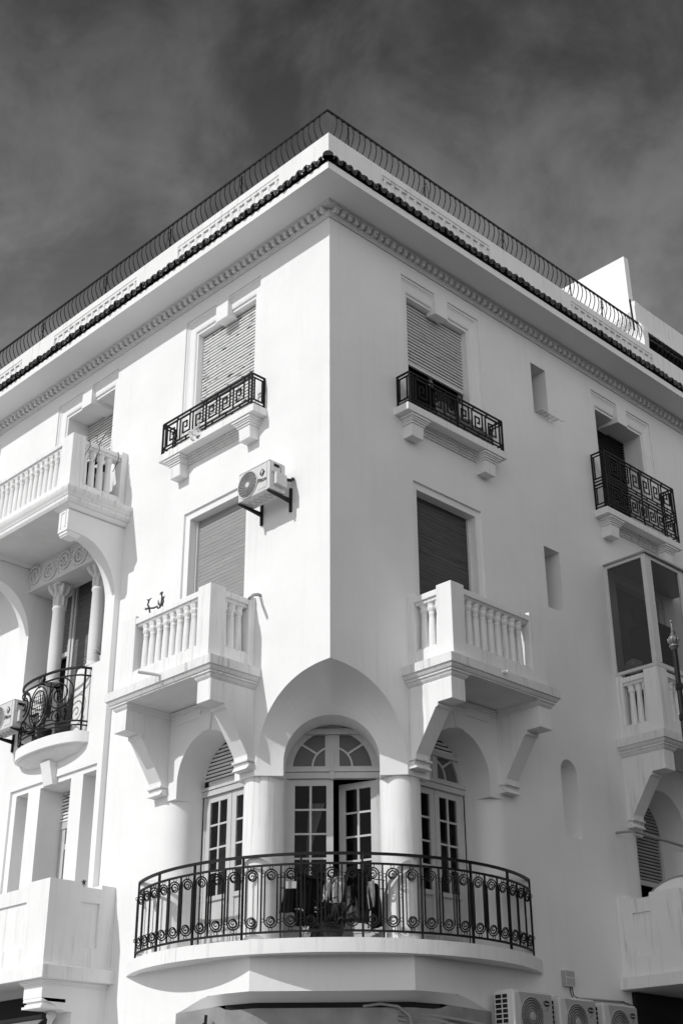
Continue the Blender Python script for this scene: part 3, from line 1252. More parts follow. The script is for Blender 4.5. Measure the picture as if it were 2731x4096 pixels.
def side_door(f, o, kind, label):
    d = -0.45
    q = MB(f)
    q.box(1.66 + o, 2.86 + o, d - 0.05, d + 0.03, 6.0, 6.07)
    q.box(1.66 + o, 1.71 + o, d - 0.05, d + 0.004, 3.98, 6.0)
    q.box(2.80 + o, 2.857 + o, d - 0.05, d + 0.004, 3.98, 6.0)
    q.box(1.66 + o, 2.86 + o, d - 0.05, d + 0.045, 6.075, 6.115)
    dr = q.build('french_door', FRAME, B)
    dr['label'] = label
    jq = MB(f)
    jq.box(2.838 + o, 2.859 + o, d - 0.03, d + 0.006, 3.98, 6.12)
    jq.build('joint', GAP, dr)
    leaf(f, 2.29 + o, 2.80 + o, 3.99, 5.995, d - 0.006, dr, glass=GLASS_DOOR if kind == 'shut' else GLASS)
    leaf(f, 1.71 + o, 2.28 + o, 3.99, 5.995, d - 0.006, dr, glass=GLASS_DOOR if kind == 'shut' else GLASS)

    def clip(z):
        h = z - 6.12
        if h < 0:
            return (1.70 + o, 2.86 + o)
        if h > 0.575:
            return None
        x = math.sqrt(0.58 ** 2 - h * h)
        return (2.28 + o - x, 2.28 + o + x)
    if kind == 'shut':
        slats(f, 0, 1, 6.20, 6.70, d, SLAT_WHITE, dr, clip=clip, pitch=0.05)
        b = MB(f)
        b.box(1.70 + o, 2.72 + o, d - .01, d + 0.03, 6.13, 6.185)
        b.build('shutter_rail', FRAME, dr)
        sh = MB(f)
        sh.sheet([(x, z) for x, z in side_arch(o)[1:-1]], [], d - 0.02)
        sh.build('shutter_slot', GAP, dr)
    else:
        fanlight(f, 2.28 + o, 0.565, 6.115, d - 0.004, 6.50, dr)
        slats(f, 0, 1, 6.50, 6.70, d, SLAT_WHITE, dr, clip=clip, pitch=0.05)
        b = MB(f)
        b.box(1.80 + o, 2.76 + o, d - .03, d + 0.03, 6.44, 6.50)
        b.build('shutter_rail', FRAME, dr)
    # curtain
    cq = MB(f)
    A, C_ = [], []
    for i in range(21):
        s = 2.30 + o + 0.4 * i / 20
        A.append((s, d - 0.12 + 0.018 * math.sin(i * 1.9), 5.4))
        C_.append((s, d - 0.12 + 0.018 * math.sin(i * 1.9 + .4), 4.3))
    cq.strip(A, C_)
    cq.build('curtain', CLOTHG, dr)
    return dr


side_door(FA, 0, 'shut', 'arched french door with lowered white shutter, left of the corner door')
side_door(FB, 0, 'fan', 'arched french door with fanlight, right of the corner door')
# far right arch: lowered shutter
q = MB(FB)
q.box(1.70 + 4.58, 1.76 + 4.58, -0.5, -0.44, 3.9, 6.1)
q.box(2.80 + 4.58, 2.857 + 4.58, -0.5, -0.44, 3.9, 6.1)
wd = q.build('window', FRAME, B)
wd['label'] = 'arched opening with lowered grey shutter at the right edge'


def clip7(z):
    h = z - 6.12
    if h < 0:
        return (1.70 + 4.58, 2.86 + 4.58)
    if h > 0.575:
        return None
    x = math.sqrt(0.58 ** 2 - h * h)
    return (2.28 + 4.58 - x, 2.28 + 4.58 + x)


slats(FB, 0, 1, 5.44, 6.70, -0.45, mat('dull grey shutter', 0.36, 0.6, var=0.15, vscale=4), wd, clip=clip7, pitch=0.05)
q = MB(FB)
q.box(6.29, 7.42, -0.47, -0.43, 5.37, 5.44)
q.build('shutter_rail', FRAME, wd)
back_panel(FB, 6.28, 7.44, 5.44, 6.68, -0.475, wd)

# ------------------------------------------------------------ balustraded middle balconies
bal_prof = [(0.056, 0.0), (0.055, 0.04), (0.054, 0.12), (0.050, 0.28), (0.044, 0.42), (0.040, 0.475), (0.045, 0.485), (0.045, 0.50), (0.039, 0.515),
            (0.046, 0.55), (0.062, 0.58), (0.058, 0.62), (0.066, 0.66)]
bm_ = MB()
bm_.lathe(bal_prof[:9], (0, 0, 0), 14)
# faceted flaring head
bm_.lathe([(0.038, 0.51), (0.055, 0.55), (0.060, 0.575), (0.052, 0.60), (0.062, 0.635), (0.066, 0.66)], (0, 0, 0), 8, smooth=False)
PROTO_BAL = None


def put_baluster(p, parent, hscale=1.0):
    global PROTO_BAL
    if PROTO_BAL is None:
        PROTO_BAL = bm_.build('baluster', STAIN, parent)
        PROTO_BAL.location = Vector(p) - parent_world(parent)
        return PROTO_BAL
    c = copy_to(PROTO_BAL, p, parent, (0, 0, random.uniform(-.1, .1)))
    k_ = random.uniform(0.95, 1.05)
    c.scale = (k_, k_, hscale)
    return c


def slab_rings(f, s0, s1, dmax, prof, mm, parent, name):
    """prof: (inset, z) pairs; sweeps round three free sides"""
    q = MB(f)
    for i in range(len(prof) - 1):
        (i0, z0), (i1, z1) = prof[i], prof[i + 1]
        A = [(s0 + i0, 0, z0), (s0 + i0, dmax - i0, z0), (s1 - i0, dmax - i0, z0), (s1 - i0, 0, z0)]
        C_ = [(s0 + i1, 0, z1), (s0 + i1, dmax - i1, z1), (s1 - i1, dmax - i1, z1), (s1 - i1, 0, z1)]
        q.strip(A, C_, smooth=False)
    i0, z0 = prof[0]
    q.quad((s0 + i0, 0, z0), (s0 + i0, dmax - i0, z0), (s1 - i0, dmax - i0, z0), (s1 - i0, 0, z0))
    i0, z0 = prof[-1]
    q.quad((s0 + i0, 0, z0), (s0 + i0, dmax - i0, z0), (s1 - i0, dmax - i0, z0), (s1 - i0, 0, z0))
    return q.build(name, mm, parent)


def bracket(f, s0, s1, parent, name='bracket'):
    """wing bracket: full-depth block at top, long diagonal strut, little cap at its foot"""
    q = MB(f)
    pr = [(0, 7.0), (0.72, 7.0), (0.72, 6.73), (0.49, 6.73), (0.49, 6.685), (0.45, 6.67), (0.11, 6.17), (0.10, 6.11), (0, 6.11)]
    q.prism(pr, s0, s1, 0)
    q.build(name, STAIN, parent, solid=True, bevel=0.005)
    q = MB(f)
    q.box(s0 - 0.02, s1 + 0.02, -0.01, 0.125, 6.085, 6.112)
    q.prism([(0, 6.08), (0.105, 6.08), (0.085, 6.05), (0.13, 5.99), (0, 5.99)], s0 - 0.01, s1 + 0.01, 0)
    q.build('bracket_cap', MOULD, parent, solid=True, bevel=0.004)


def mid_balcony(f, o, label, glazed=False):
    bal = empty('balcony', f(2.3 + o, 0, 7.27), B)
    bal['label'] = label
    z0 = 7.27
    # slab fascia, then mouldings stepping in
    pr = [(0, z0), (0, 7.155), (0.022, 7.15), (0.028, 7.13), (0.045, 7.105), (0.062, 7.098), (0.062, 7.085)]
    slab_rings(f, 1.24 + o, 3.42 + o, 0.83, pr, MOULD, bal, 'slab')
    # moulding continues deeper only round the brackets
    for (a, b) in ((1.315 + o, 1.60 + o), (2.85 + o, 3.145 + o)):
        pass
    m1 = [(0.0, 7.09), (0.0, 7.075), (0.018, 7.065), (0.03, 7.04), (0.048, 7.02), (0.058, 7.012), (0.058, 6.995)]
    for side, (a, b) in enumerate(((1.30 + o, 1.66 + o), (3.0 + o, 3.36 + o))):
        q = MB(f)
        for i in range(len(m1) - 1):
            (i0, za), (i1, zb) = m1[i], m1[i + 1]
            A = [(a + i0, 0, za), (a + i0, 0.77 - i0, za), (b - i0, 0.77 - i0, za), (b - i0, 0, za)]
            C_ = [(a + i1, 0, zb), (a + i1, 0.77 - i1, zb), (b - i1, 0.77 - i1, zb), (b - i1, 0, zb)]
            q.strip(A, C_, smooth=False)
        q.quad((a + .058, 0, 6.995), (a + .058, 0.712, 6.995), (b - .058, 0.712, 6.995), (b - .058, 0, 6.995))
        q.build('moulding', MOULD, bal)
    q = MB(f)
    for i in range(3):
        q.box(1.60 + o, 3.06 + o, 0, 0.02 + 0.02 * i, 7.0 + 0.025 * i, 7.025 + 0.025 * i - .001)
    q.build('moulding', WALL, bal)
    bracket(f, 1.345 + o, 1.60 + o, bal)
    bracket(f, 3.06 + o, 3.315 + o, bal)
    # parapet body with openings
    t = 0.20
    S0, S1, D1 = 1.38 + o, 3.24 + o, 0.75
    zb, zt, ztp = 7.272, 8.23, 8.275
    ob, ot = 7.50, 8.15
    q = MB(f)
    q.box(S0, 1.63 + o, 0.50, D1, zb, ztp)                # corner post
    q.box(2.95 + o, S1, 0.50, D1, zb, ztp)
    q.box(S0, S0 + t, 0, 0.115, zb, ztp)
    q.box(S1 - t, S1, 0, 0.115, zb, ztp)
    for (a, b, c, d) in ((1.63 + o, 2.95 + o, D1 - t + .03, D1 - .003), (S0 + .003, S0 + t, 0.115, 0.50), (S1 - t, S1 - .003, 0.115, 0.50)):
        q.box(a, b, c, d, zb, ob - 0.02)
        q.box(a, b, c, d, ot, zt)
    po = q.build('parapet', STAIN, bal, bevel=0.006)
    # sloping sill and streaked under-rail moulding
    q = MB(f)
    for (a, b, c, d, ax) in ((1.64 + o, 2.94 + o, D1 - t + .05, D1 - .02, 0),):
        q.box(a, b, c, d, ob - 0.02, ob)
        q.prism([(D1 - 0.16, ot), (D1 - 0.02, ot), (D1 - 0.035, ot - 0.03), (D1 - 0.055, ot - 0.045), (D1 - 0.16, ot - 0.045)], a, b, 0)
    for sx in (S0, S1 - t):
        q.box(sx + .02, sx + t - .02, 0.12, 0.495, ob - 0.02, ob)
        q.box(sx + .03, sx + t - .03, 0.117, 0.498, ot - 0.045, ot)
    q.build('moulding', MOULD, bal)
    for i in range(9):
        s = 1.655 + o + 0.144 * i
        if s > 2.93 + o:
            break
        put_baluster(f(s, D1 - 0.095, ob - .01), bal, 0.95)
    for sx in (S0 + 0.10, S1 - 0.10):
        for dd in (0.21, 0.335, 0.46):
            put_baluster(f(sx, dd, ob - .01), bal, 0.95)
    return bal


balA = mid_balcony(FA, 0, 'stone balustrade balcony on diagonal brackets, on the sunlit wall')
balB = mid_balcony(FB, 0, 'stone balustrade balcony on diagonal brackets, on the shaded wall')
balC = mid_balcony(FB, 4.58, 'glazed balcony at the right edge')
# drain spouts
q = MB(FA)
q.tube([(2.23, 0.80, 7.24), (2.27, 1.15, 7.215)], 0.022, 12)
q.build('drain_spout', WALL, balA)
q = MB(FA)
q.tube([(1.29, -0.01, 8.28), (1.29, 0.05, 8.28), (1.27, 0.14, 8.24), (1.19, 0.27, 8.13)], 0.022, 12)
q.build('drain_pipe', PIPE, B)
q = MB(FB)
q.tube([(2.23, 0.80, 7.24), (2.23, 0.91, 7.225)], 0.022, 12)
q.build('drain_spout', WALL, balB)

# glazed enclosure on the right balcony
gz = empty('glazed_screen', FB(7, .3, 8.3), balC)
q = MB(FB)
gs0, gd, gz0, gz1 = 5.97, 0.745, 8.285, 10.10
for (d0, d1) in ((0.0, 0.045), (gd - 0.07, gd)):
    q.box(gs0, gs0 + 0.05, d0, d1, gz0, gz1)
q.box(gs0, gs0 + 0.048, 0.045, gd - .07, gz0, gz0 + 0.05)
q.box(gs0, gs0 + 0.048, 0.045, gd - .07, gz1 - 0.05, gz1)
for s in (gs0 + 0.05, 6.95, 7.78):
    q.box(s, s + 0.065, gd - 0.06, gd - .002, gz0, gz1)
for (a, b) in ((gs0 + 0.115, 6.95), (7.015, 7.78)):
    q.box(a, b, gd - 0.055, gd - .004, gz0, gz0 + 0.07)
    q.box(a, b, gd - 0.055, gd - .004, gz1 - 0.06, gz1)
    q.box(a, a + 0.04, gd - 0.04, gd + .006, gz0 + .07, gz1 - .06)
    q.box(b - 0.04, b, gd - 0.04, gd + .006, gz0 + .07, gz1 - .06)
q.build('frame', ACW, gz, bevel=0.003)
q = MB(FB)
q.box(gs0 - 0.03, 7.9, -0.0, gd + 0.04, gz1 + 0.002, gz1 + 0.03)
q.build('roof', GREYM, gz)
q = MB(FB)
q.quad((gs0 + 0.02, 0.04, gz0 + .04), (gs0 + 0.02, gd - .05, gz0 + .04), (gs0 + 0.02, gd - .05, gz1 - .04), (gs0 + 0.02, 0.04, gz1 - .04))
q.build('pane', GLASS_FROST, gz)
q = MB(FB)
q.quad((gs0 + .1, gd - 0.03, gz0 + .04), (7.8, gd - 0.03, gz0 + .04), (7.8, gd - 0.03, gz1 - .04), (gs0 + .1, gd - 0.03, gz1 - .04))
q.build('pane', glass_mat('clear screen glass', 0.8, 0.03, 0.25, 0.02), gz)
q = MB(FB)
q.box(6.25, 6.9, 0.10, 0.60, 8.3, 9.15)
q.box(6.30, 6.6, 0.15, 0.45, 9.15, 9.5)
tag(q.build('covered_furniture', CLOTHD, bevel=0.08), 'dark covered furniture standing inside the glazed balcony', 'furniture')
# crumpled pale bag inside the glazed balcony
q = MB(FB)
for i in range(9):
    for j in range(9):
        pass
A = []
n = 14
rows = []
for j in range(8):
    v = j / 7
    row = []
    for i in range(n):
        a = 2 * PI * i / n
        rr_ = 0.15 * math.sin(PI * min(v * 0.85 + 0.1, 1)) * (1 + 0.25 * math.sin(i * 2.7 + j) + 0.1 * random.random())
        row.append((6.12 + rr_ * math.cos(a) * .8, 0.25 + rr_ * math.sin(a), 8.30 + v * 0.24))
    rows.append(row)
for j in range(7):
    q.strip(rows[j], rows[j + 1], closed=True)
tag(q.build('crumpled_bag', CLOTHW), 'crumpled pale bag behind the frosted pane of the glazed balcony', 'bag')

# ------------------------------------------------------------ upper balconettes with key-pattern ironwork


def key_motif(q, x0, w, z0, h, d, flip=False, r_=0.0092):
    P = [(0.04, 0.02), (0.04, 0.97), (0.80, 0.97), (0.80, 0.22), (0.27, 0.22), (0.27, 0.72), (0.58, 0.72), (0.58, 0.46), (0.44, 0.46)]
    pts = []
    for u, v in P:
        if flip:
            u = 1 - u
        pts.append((x0 + u * w, d, z0 + v * h))
    for a, b in zip(pts[:-1], pts[1:]):
        a2 = Vector(a)
        b2 = Vector(b)
        e = (b2 - a2).normalized() * r_
        q.tube([tuple(a2 - e), tuple(b2 + e)], r_, 4, square=True)


def balconette(f, o, label, flip, tiers):
    bal = empty('balconette', f(2.3 + o, 0, 11.05), B)
    bal['label'] = label
    q = MB(f)
    q.box(1.24 + o, 3.36 + o, -0.02, 0.255, 10.935, 11.05)
    q.build('slab', STAIN, bal, bevel=0.006)
    q = MB(f)
    for i, (dz, dd) in enumerate(((0, 0.10), (0.03, 0.075), (0.06, 0.05), (.085, .03))):
        q.box(1.45 + o, 3.15 + o, -0.01, dd, 10.934 - dz - 0.027, 10.934 - dz)
    q.build('moulding', MOULD, bal)
    for c in (1.53 + o, 3.07 + o):
        q = MB(f)
        for i, (w_, dd, za, zb) in enumerate(((0.19, 0.235, 10.90, 10.934), (0.165, 0.215, 10.875, 10.90), (0.15, 0.20, 10.85, 10.875), (0.135, 0.18, 10.82, 10.85))):
            q.box(c - w_, c + w_, -0.01, dd, za, zb - 0.0015)
        q.prism([(-0.01, 10.82), (0.165, 10.82), (0.15, 10.63), (-0.01, 10.63)], c - 0.115, c + 0.115, 0)
        q.build('corbel', STAIN, bal, bevel=0.004)
    rail = empty('railing', f(2.3 + o, 0.25, 11.1), bal)
    s0, s1, d1 = (1.30 + o, 3.30 + o, 0.235) if len(tiers) == 1 else (1.29 + o, 3.29 + o, 0.25)
    zb = 11.095
    q = MB(f)
    zt = tiers[-1][1]
    rr_ = 0.0095
    for (za, zc, nm) in tiers:
        for z in (za, za + 0.055, zc - 0.055, zc):
            rb = 0.0125 if z in (zc,) else rr_
            q.tube([(s0, d1, z), (s1, d1, z)], rb, 4, square=True)
            for s in (s0, s1):
                q.tube([(s, 0, z), (s, d1, z)], rb, 4, square=True)
        for s in (s0, s1):
            # end panels: rectangle in rectangle
            q.tube([(s, 0.05, za + 0.055), (s, 0.05, zc - 0.055)], rr_, 4, square=True)
            q.tube([(s, 0.19, za + 0.055), (s, 0.19, zc - 0.055)], rr_, 4, square=True)
    q.build('rail', IRON, rail)
    plist = [(s, dd, zb - 0.04, 0.013) for s in (s0, s1) for dd in (0.012, d1)]
    plist += [(s, d1, zb, rr_) for s in (s0 + 0.065, s1 - 0.065)] + [((s0 + s1) / 2, d1, zb - 0.05, 0.011)]
    for s, dd, z_, r__ in plist:
        q = MB(f)
        q.tube([(s, dd, z_), (s, dd, zt)], r__, 4, square=True)
        q.build('post', IRON, rail)
    for (za, zc, nm) in tiers:
        w_ = (s1 - s0 - 0.20) / nm
        for i in range(nm):
            x = s0 + 0.10 + i * w_
            q = MB(f)
            key_motif(q, x + 0.01, w_ - 0.0, za + 0.055, zc - za - 0.11, d1, flip)
            # short ties to outer bars
            q.tube([(x + w_ * .5, d1, za), (x + w_ * .5, d1, za + .055)], rr_, 4, square=True)
            q.tube([(x + w_ * .2, d1, zc), (x + w_ * .2, d1, zc - .055)], rr_, 4, square=True)
            q.build('key_panel', IRON, rail)
    return bal


bUA = balconette(FA, 0, 'shallow balconette with key-pattern iron railing on the sunlit wall', True, [(11.10, 11.56, 6)])
bUB = balconette(FB, 0, 'shallow balconette with key-pattern iron railing on the shaded wall', False, [(11.10, 11.56, 6)])
bRB = balconette(FB, 4.62, 'balconette with tall two-tier key-pattern iron railing', False, [(11.10, 11.50, 7), (11.56, 12.07, 6)])

# ------------------------------------------------------------ iron balcony round the corner
cb = empty('corner_balcony', FC(0, -1.5, 3.98), B)
cb['label'] = 'curved balcony round the corner with scrolled iron railing'
RC, NC = 2.71, -0.60 - 2.71


def arc_pts(rad, nc, n, a0, a1, z):
    return [(rad * math.sin(a0 + (a1 - a0) * i / n), nc + rad * math.cos(a0 + (a1 - a0) * i / n), z) for i in range(n + 1)]


am = math.asin(2.62 / 2.71)
q = MB(FC)
ptsT = arc_pts(2.71, NC, 72, -am - .02, am + .02, 3.975)
segs = [(2.71, 3.975), (2.71, 3.815), (2.62, 3.808), (2.60, 3.83), (2.50, 3.83)]
prev = None
for r_, z in segs:
    row = arc_pts(r_, NC, 72, -am - .02, am + .02, z)
    if prev:
        q.strip(prev, row)
    prev = row
# underside & top, fan to an inner line behind the walls
for (r_, z) in ((2.50, 3.83), (2.71, 3.975)):
    row = arc_pts(r_, NC, 72, -am - .02, am + .02, z)
    inn = [(p[0] * 0.3, min(p[1] - 0.1, -2.9) if False else -3.2, z) for p in row]
    q.strip(row, inn)
q.build('slab', STAIN, cb)
# body below: chamfered wall, haunched soffit
q = MB(FC)
tc_ = 1.33 * Q
q.quad((-tc_, -tc_, 3.44), (tc_, -tc_, 3.44), (tc_, -tc_, 3.98), (-tc_, -tc_, 3.98))
q.build('wall', WALL, B)
hp = [(1.33, 3.44), (1.75, 3.45), (2.06, 3.45), (2.20, 3.425), (2.34, 3.385), (2.5, 3.335), (2.65, 3.30)]
q = MB()
oute = [FA(s, 0, z) for s, z in hp[::-1]] + [FB(s, 0, z) for s, z in hp]
# inner edge runs along the set-back lower chamfer
LOWC = mat('mottled grey lower wall', 0.32, 0.9, var=0.25, vscale=3, bump=0.3, streak=0.3)  # grey base with mottling and faint streaks
inner_line = [(0.0, -1.30, 3.355), (0.9, -1.30, 3.355), (1.28, -1.42, 3.34), (1.59, -1.67, 3.32), (1.872, -1.876, 3.299)]


def inner_at(t):
    a = abs(t)
    for (t0, n0_, z0_), (t1, n1_, z1_) in zip(inner_line[:-1], inner_line[1:]):
        if a <= t1 + 1e-6:
            k = (a - t0) / (t1 - t0)
            return (math.copysign(a, t), n0_ + (n1_ - n0_) * k, z0_ + (z1_ - z0_) * k)
    return (math.copysign(1.872, t), -1.876, 3.299)


ts = [-1.872 + 3.744 * i / 48 for i in range(49)]


def outer_at(t):
    a = abs(t)
    # outer edge: along the chamfer for small t, then along the facade
    if a <= tc_:
        return (t, -tc_, 3.44)
    s_ = a / Q
    z = 3.44
    for (s0_, z0_), (s1_, z1_) in zip(hp[:-1], hp[1:]):
        if s_ <= s1_ + 1e-6:
            z = z0_ + (z1_ - z0_) * (s_ - s0_) / (s1_ - s0_)
            break
    return (t, -a, z)


q = MB(FC)
q.strip([outer_at(t) for t in ts], [inner_at(t) for t in ts])
q.build('soffit', SOFFIT, B)
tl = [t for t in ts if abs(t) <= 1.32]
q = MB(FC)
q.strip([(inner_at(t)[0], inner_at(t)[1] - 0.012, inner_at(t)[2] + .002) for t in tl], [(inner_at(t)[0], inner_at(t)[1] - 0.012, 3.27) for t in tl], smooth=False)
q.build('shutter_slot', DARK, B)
q = MB(FC)


def low_top(t):
    p = inner_at(t)
    k = min(1, max(0, (1.34 - abs(t)) / 0.12))
    return (p[0], p[1], p[2] - 0.06 * k)


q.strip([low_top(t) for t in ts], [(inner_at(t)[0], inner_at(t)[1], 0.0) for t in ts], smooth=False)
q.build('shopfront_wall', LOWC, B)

# the railing itself
RR, RN = 2.677, -0.78 - 2.677
ra = R(69)
crl = empty('railing', FC(0, -0.8, 4.0), cb)
q = MB(FC)
for z, w_ in ((4.95, 0.017), (4.835, 0.013), (4.075, 0.013)):
    q.tube(arc_pts(RR, RN, 90, -ra, ra, z), w_, 4, square=True)
q.build('handrail', IRON, crl)
NP = 9
pitch_a = 2 * ra / NP


def place_arc(mb_obj, a, parent, first_holder=[None]):
    pass


# prototypes modelled at angle 0, local X = t, Y = -n ... rotate about vertical
def at_angle(a):
    t = RR * math.sin(a)
    n_ = RN + RR * math.cos(a)
    p = FC(t, n_, 0)
    # local frame: x axis along tangent
    return p, -a + R(45)


def ring(q, c, r_, w_, n=18, a0=0, a1=2 * PI):
    closed = abs(a1 - a0 - 2 * PI) < 1e-6
    k = n if closed else n + 1
    q.tube([(c[0] + r_ * math.cos(a0 + (a1 - a0) * i / n), 0, c[1] + r_ * math.sin(a0 + (a1 - a0) * i / n)) for i in range(k)], w_, 5, closed=closed)


q = MB()
zt_c, zb_c = 4.713, 4.20
for (zc, sg) in ((zt_c, 1), (zb_c, -1)):
    ring(q, (0, zc), 0.074, 0.009, 16, 0 if sg > 0 else PI, PI if sg > 0 else 2 * PI)
    ring(q, (0, zc), 0.048, 0.0085, 18)
    # spiral
    pts = []
    for i in range(16):
        a = i / 15 * 2.6 * PI + (PI / 2 if sg > 0 else -PI / 2)
        r_ = 0.040 * (1 - i / 15) + 0.006
        pts.append((r_ * math.cos(a), 0, zc + r_ * math.sin(a)))
    q.tube(pts, 0.007, 5)
    q.tube([(-0.074, 0, zc), (-0.05, 0, zc)], 0.005, 4)
    q.tube([(0.074, 0, zc), (0.05, 0, zc)], 0.005, 4)
    q.tube([(0, 0, zc + sg * 0.05), (0, 0, zc + sg * 0.075)], 0.005, 4)
    ring(q, (0, zc + sg * 0.0955), 0.020, 0.0045, 12)
    for sx in (-1, 1):
        ring(q, (sx * 0.097, zc), 0.020, 0.0045, 12)
for sx in (-1, 1):
    q.tube([(sx * 0.074, 0, zt_c), (sx * 0.074, 0, zb_c)], 0.0085, 4, square=True)
rose = q.build('scroll_panel', IRON, crl)
q = MB()
q.tube([(0, 0, 4.075), (0, 0, 4.835)], 0.0095, 4, square=True)
vbar = q.build('bar', IRON, crl)
q = MB()
q.tube([(0, 0, 3.97), (0, 0, 4.955)], 0.0135, 4, square=True)
post = q.build('post', IRON, crl)
fr, fb, fp = True, True, True
for i in range(NP):
    a0 = -ra + i * pitch_a
    for k in range(3):
        a = a0 + pitch_a * (k + 0.5) / 3
        p, rz = at_angle(a)
        if fr:
            rose.location = p - parent_world(crl)
            rose.rotation_euler = (0, 0, rz)
            fr = False
        else:
            copy_to(rose, p, crl, (0, 0, rz))
    for k in (1, 2):
        a = a0 + pitch_a * k / 3
        p, rz = at_angle(a)
        if fb:
            vbar.location = p - parent_world(crl)
            vbar.rotation_euler = (0, 0, rz)
            fb = False
        else:
            copy_to(vbar, p, crl, (0, 0, rz))
for i in range(NP + 1):
    a = -ra + i * pitch_a
    p, rz = at_angle(a)
    if fp:
        post.location = p - parent_world(crl)
        post.rotation_euler = (0, 0, rz)
        fp = False
    else:
        copy_to(post, p, crl, (0, 0, rz))

# ------------------------------------------------------------ left bay: avant-corps, loggia, wings, top balcony
AV = 0.09
q = MB(FA)
av_out = [(4.46, 4.0), (7.02, 4.0), (7.02, 10.36), (4.46, 10.36)]
log = rect(4.70, 6.77, 7.9, 10.36 - 0.001)
# parapet wall of loggia: top 8.27 with centre dip
loggia_hole = [(4.70, 8.27), (5.26, 8.27), (5.30, 8.20), (5.34, 7.25), (6.14, 7.25), (6.18, 8.15), (6.22, 8.27), (6.77, 8.27), (6.77, 10.355), (4.70, 10.355)]
low = [rect(6.36, 6.70, 4.2, 6.65), rect(5.25, 6.04, 4.2, 6.65), rect(4.59 + 0.0, 4.96, 4.2, 6.65)]
FR0, FR1, FZ = 4.58, 6.81, 6.73
q.sheet(av_out, [loggia_hole, rect(FR0, FR1, 4.1, FZ)], AV)
q.quad((4.46, 0, 4.0), (4.46, AV, 4.0), (4.46, AV, 10.36), (4.46, 0, 10.36))
q.quad((7.02, 0, 4.0), (7.02, AV, 4.0), (7.02, AV, 10.36), (7.02, 0, 10.36))
q.strip([(x, AV, z) for x, z in loggia_hole], [(x, -0.16 if z < 8.3 else -0.75, z) for x, z in loggia_hole], smooth=False, closed=True)
# inner faces of the loggia parapet
q.quad((4.70, -0.16, 7.25), (5.34, -0.16, 7.25), (5.30, -0.16, 8.2), (4.70, -0.16, 8.27))
q.quad((6.77, -0.16, 7.25), (6.14, -0.16, 7.25), (6.18, -0.16, 8.2), (6.77, -0.16, 8.27))
q.quad((4.70, -0.16, 7.25), (4.70, -0.75, 7.25), (4.70, -0.75, 8.3), (4.70, -0.16, 8.3))
q.quad((6.77, -0.16, 7.25), (6.77, -0.75, 7.25), (6.77, -0.75, 8.3), (6.77, -0.16, 8.3))
q.quad((4.70, 0, 7.25), (6.77, 0, 7.25), (6.77, -0.75, 7.25), (4.70, -0.75, 7.25))
# recessed window field with three tall openings
q.strip([(x, AV, z) for x, z in rect(FR0, FR1, 4.1, FZ)], [(x, AV - 0.035, z) for x, z in rect(FR0, FR1, 4.1, FZ)], smooth=False, closed=True)
ops = [rect(6.36, 6.68, 4.2, 6.65), rect(5.25, 6.04, 4.2, 6.65), rect(4.60, 4.95, 4.2, 6.65)]
q.sheet(rect(FR0, FR1, 4.1, FZ), ops, AV - 0.035)
for i, p in enumerate(ops):
    dd = -0.52 if i != 1 else -0.42
    q.strip([(x, AV - 0.035, z) for x, z in p], [(x, dd, z) for x, z in p], smooth=False, closed=True)
    if i != 1:
        q.quad(*[(x, dd, z) for x, z in p])
bay = q.build('bay', WALL, B)
bay['label'] = 'slightly projecting bay with the columned loggia'
# shutters in the lower centre opening
slats(FA, 5.25, 6.04, 6.20, 6.65, -0.33, SLAT_OLD, bay, pitch=0.05)
q = MB(FA)
q.box(5.25, 6.04, -0.38, -0.325, 6.10, 6.20)
q.box(5.90, 6.02, -0.40, -0.34, 4.2, 6.10)
q.box(5.55, 5.66, -0.40, -0.34, 4.2, 6.10)
q.box(5.25, 6.02, -0.395, -0.345, 5.80, 5.88)
q.build('sash', FRAME, bay)
back_panel(FA, 5.25, 6.04, 4.2, 6.65, -0.41, bay)
# loggia shutters either side of a pale mullion
MG = mat('mid grey roller shutter', 0.17, 0.55, grain=0.3)
slats(FA, 4.70, 6.28, 7.7, 10.30, -0.46, MG, bay, pitch=0.06, tilt=0.002)
slats(FA, 6.41, 6.77, 9.01, 10.30, -0.46, MG, bay, pitch=0.06, tilt=0.002)
back_panel(FA, 4.70, 6.77, 7.25, 10.36, -0.56, bay, m_=DARK)
q = MB(FA)
q.box(6.28, 6.33, -0.50, -0.43, 7.25, 10.36)
q.box(6.35, 6.41, -0.50, -0.42, 7.25, 10.36)
q.box(6.41, 6.77, -0.49, -0.44, 8.94, 9.01)
q.build('mullion', ACW, bay)
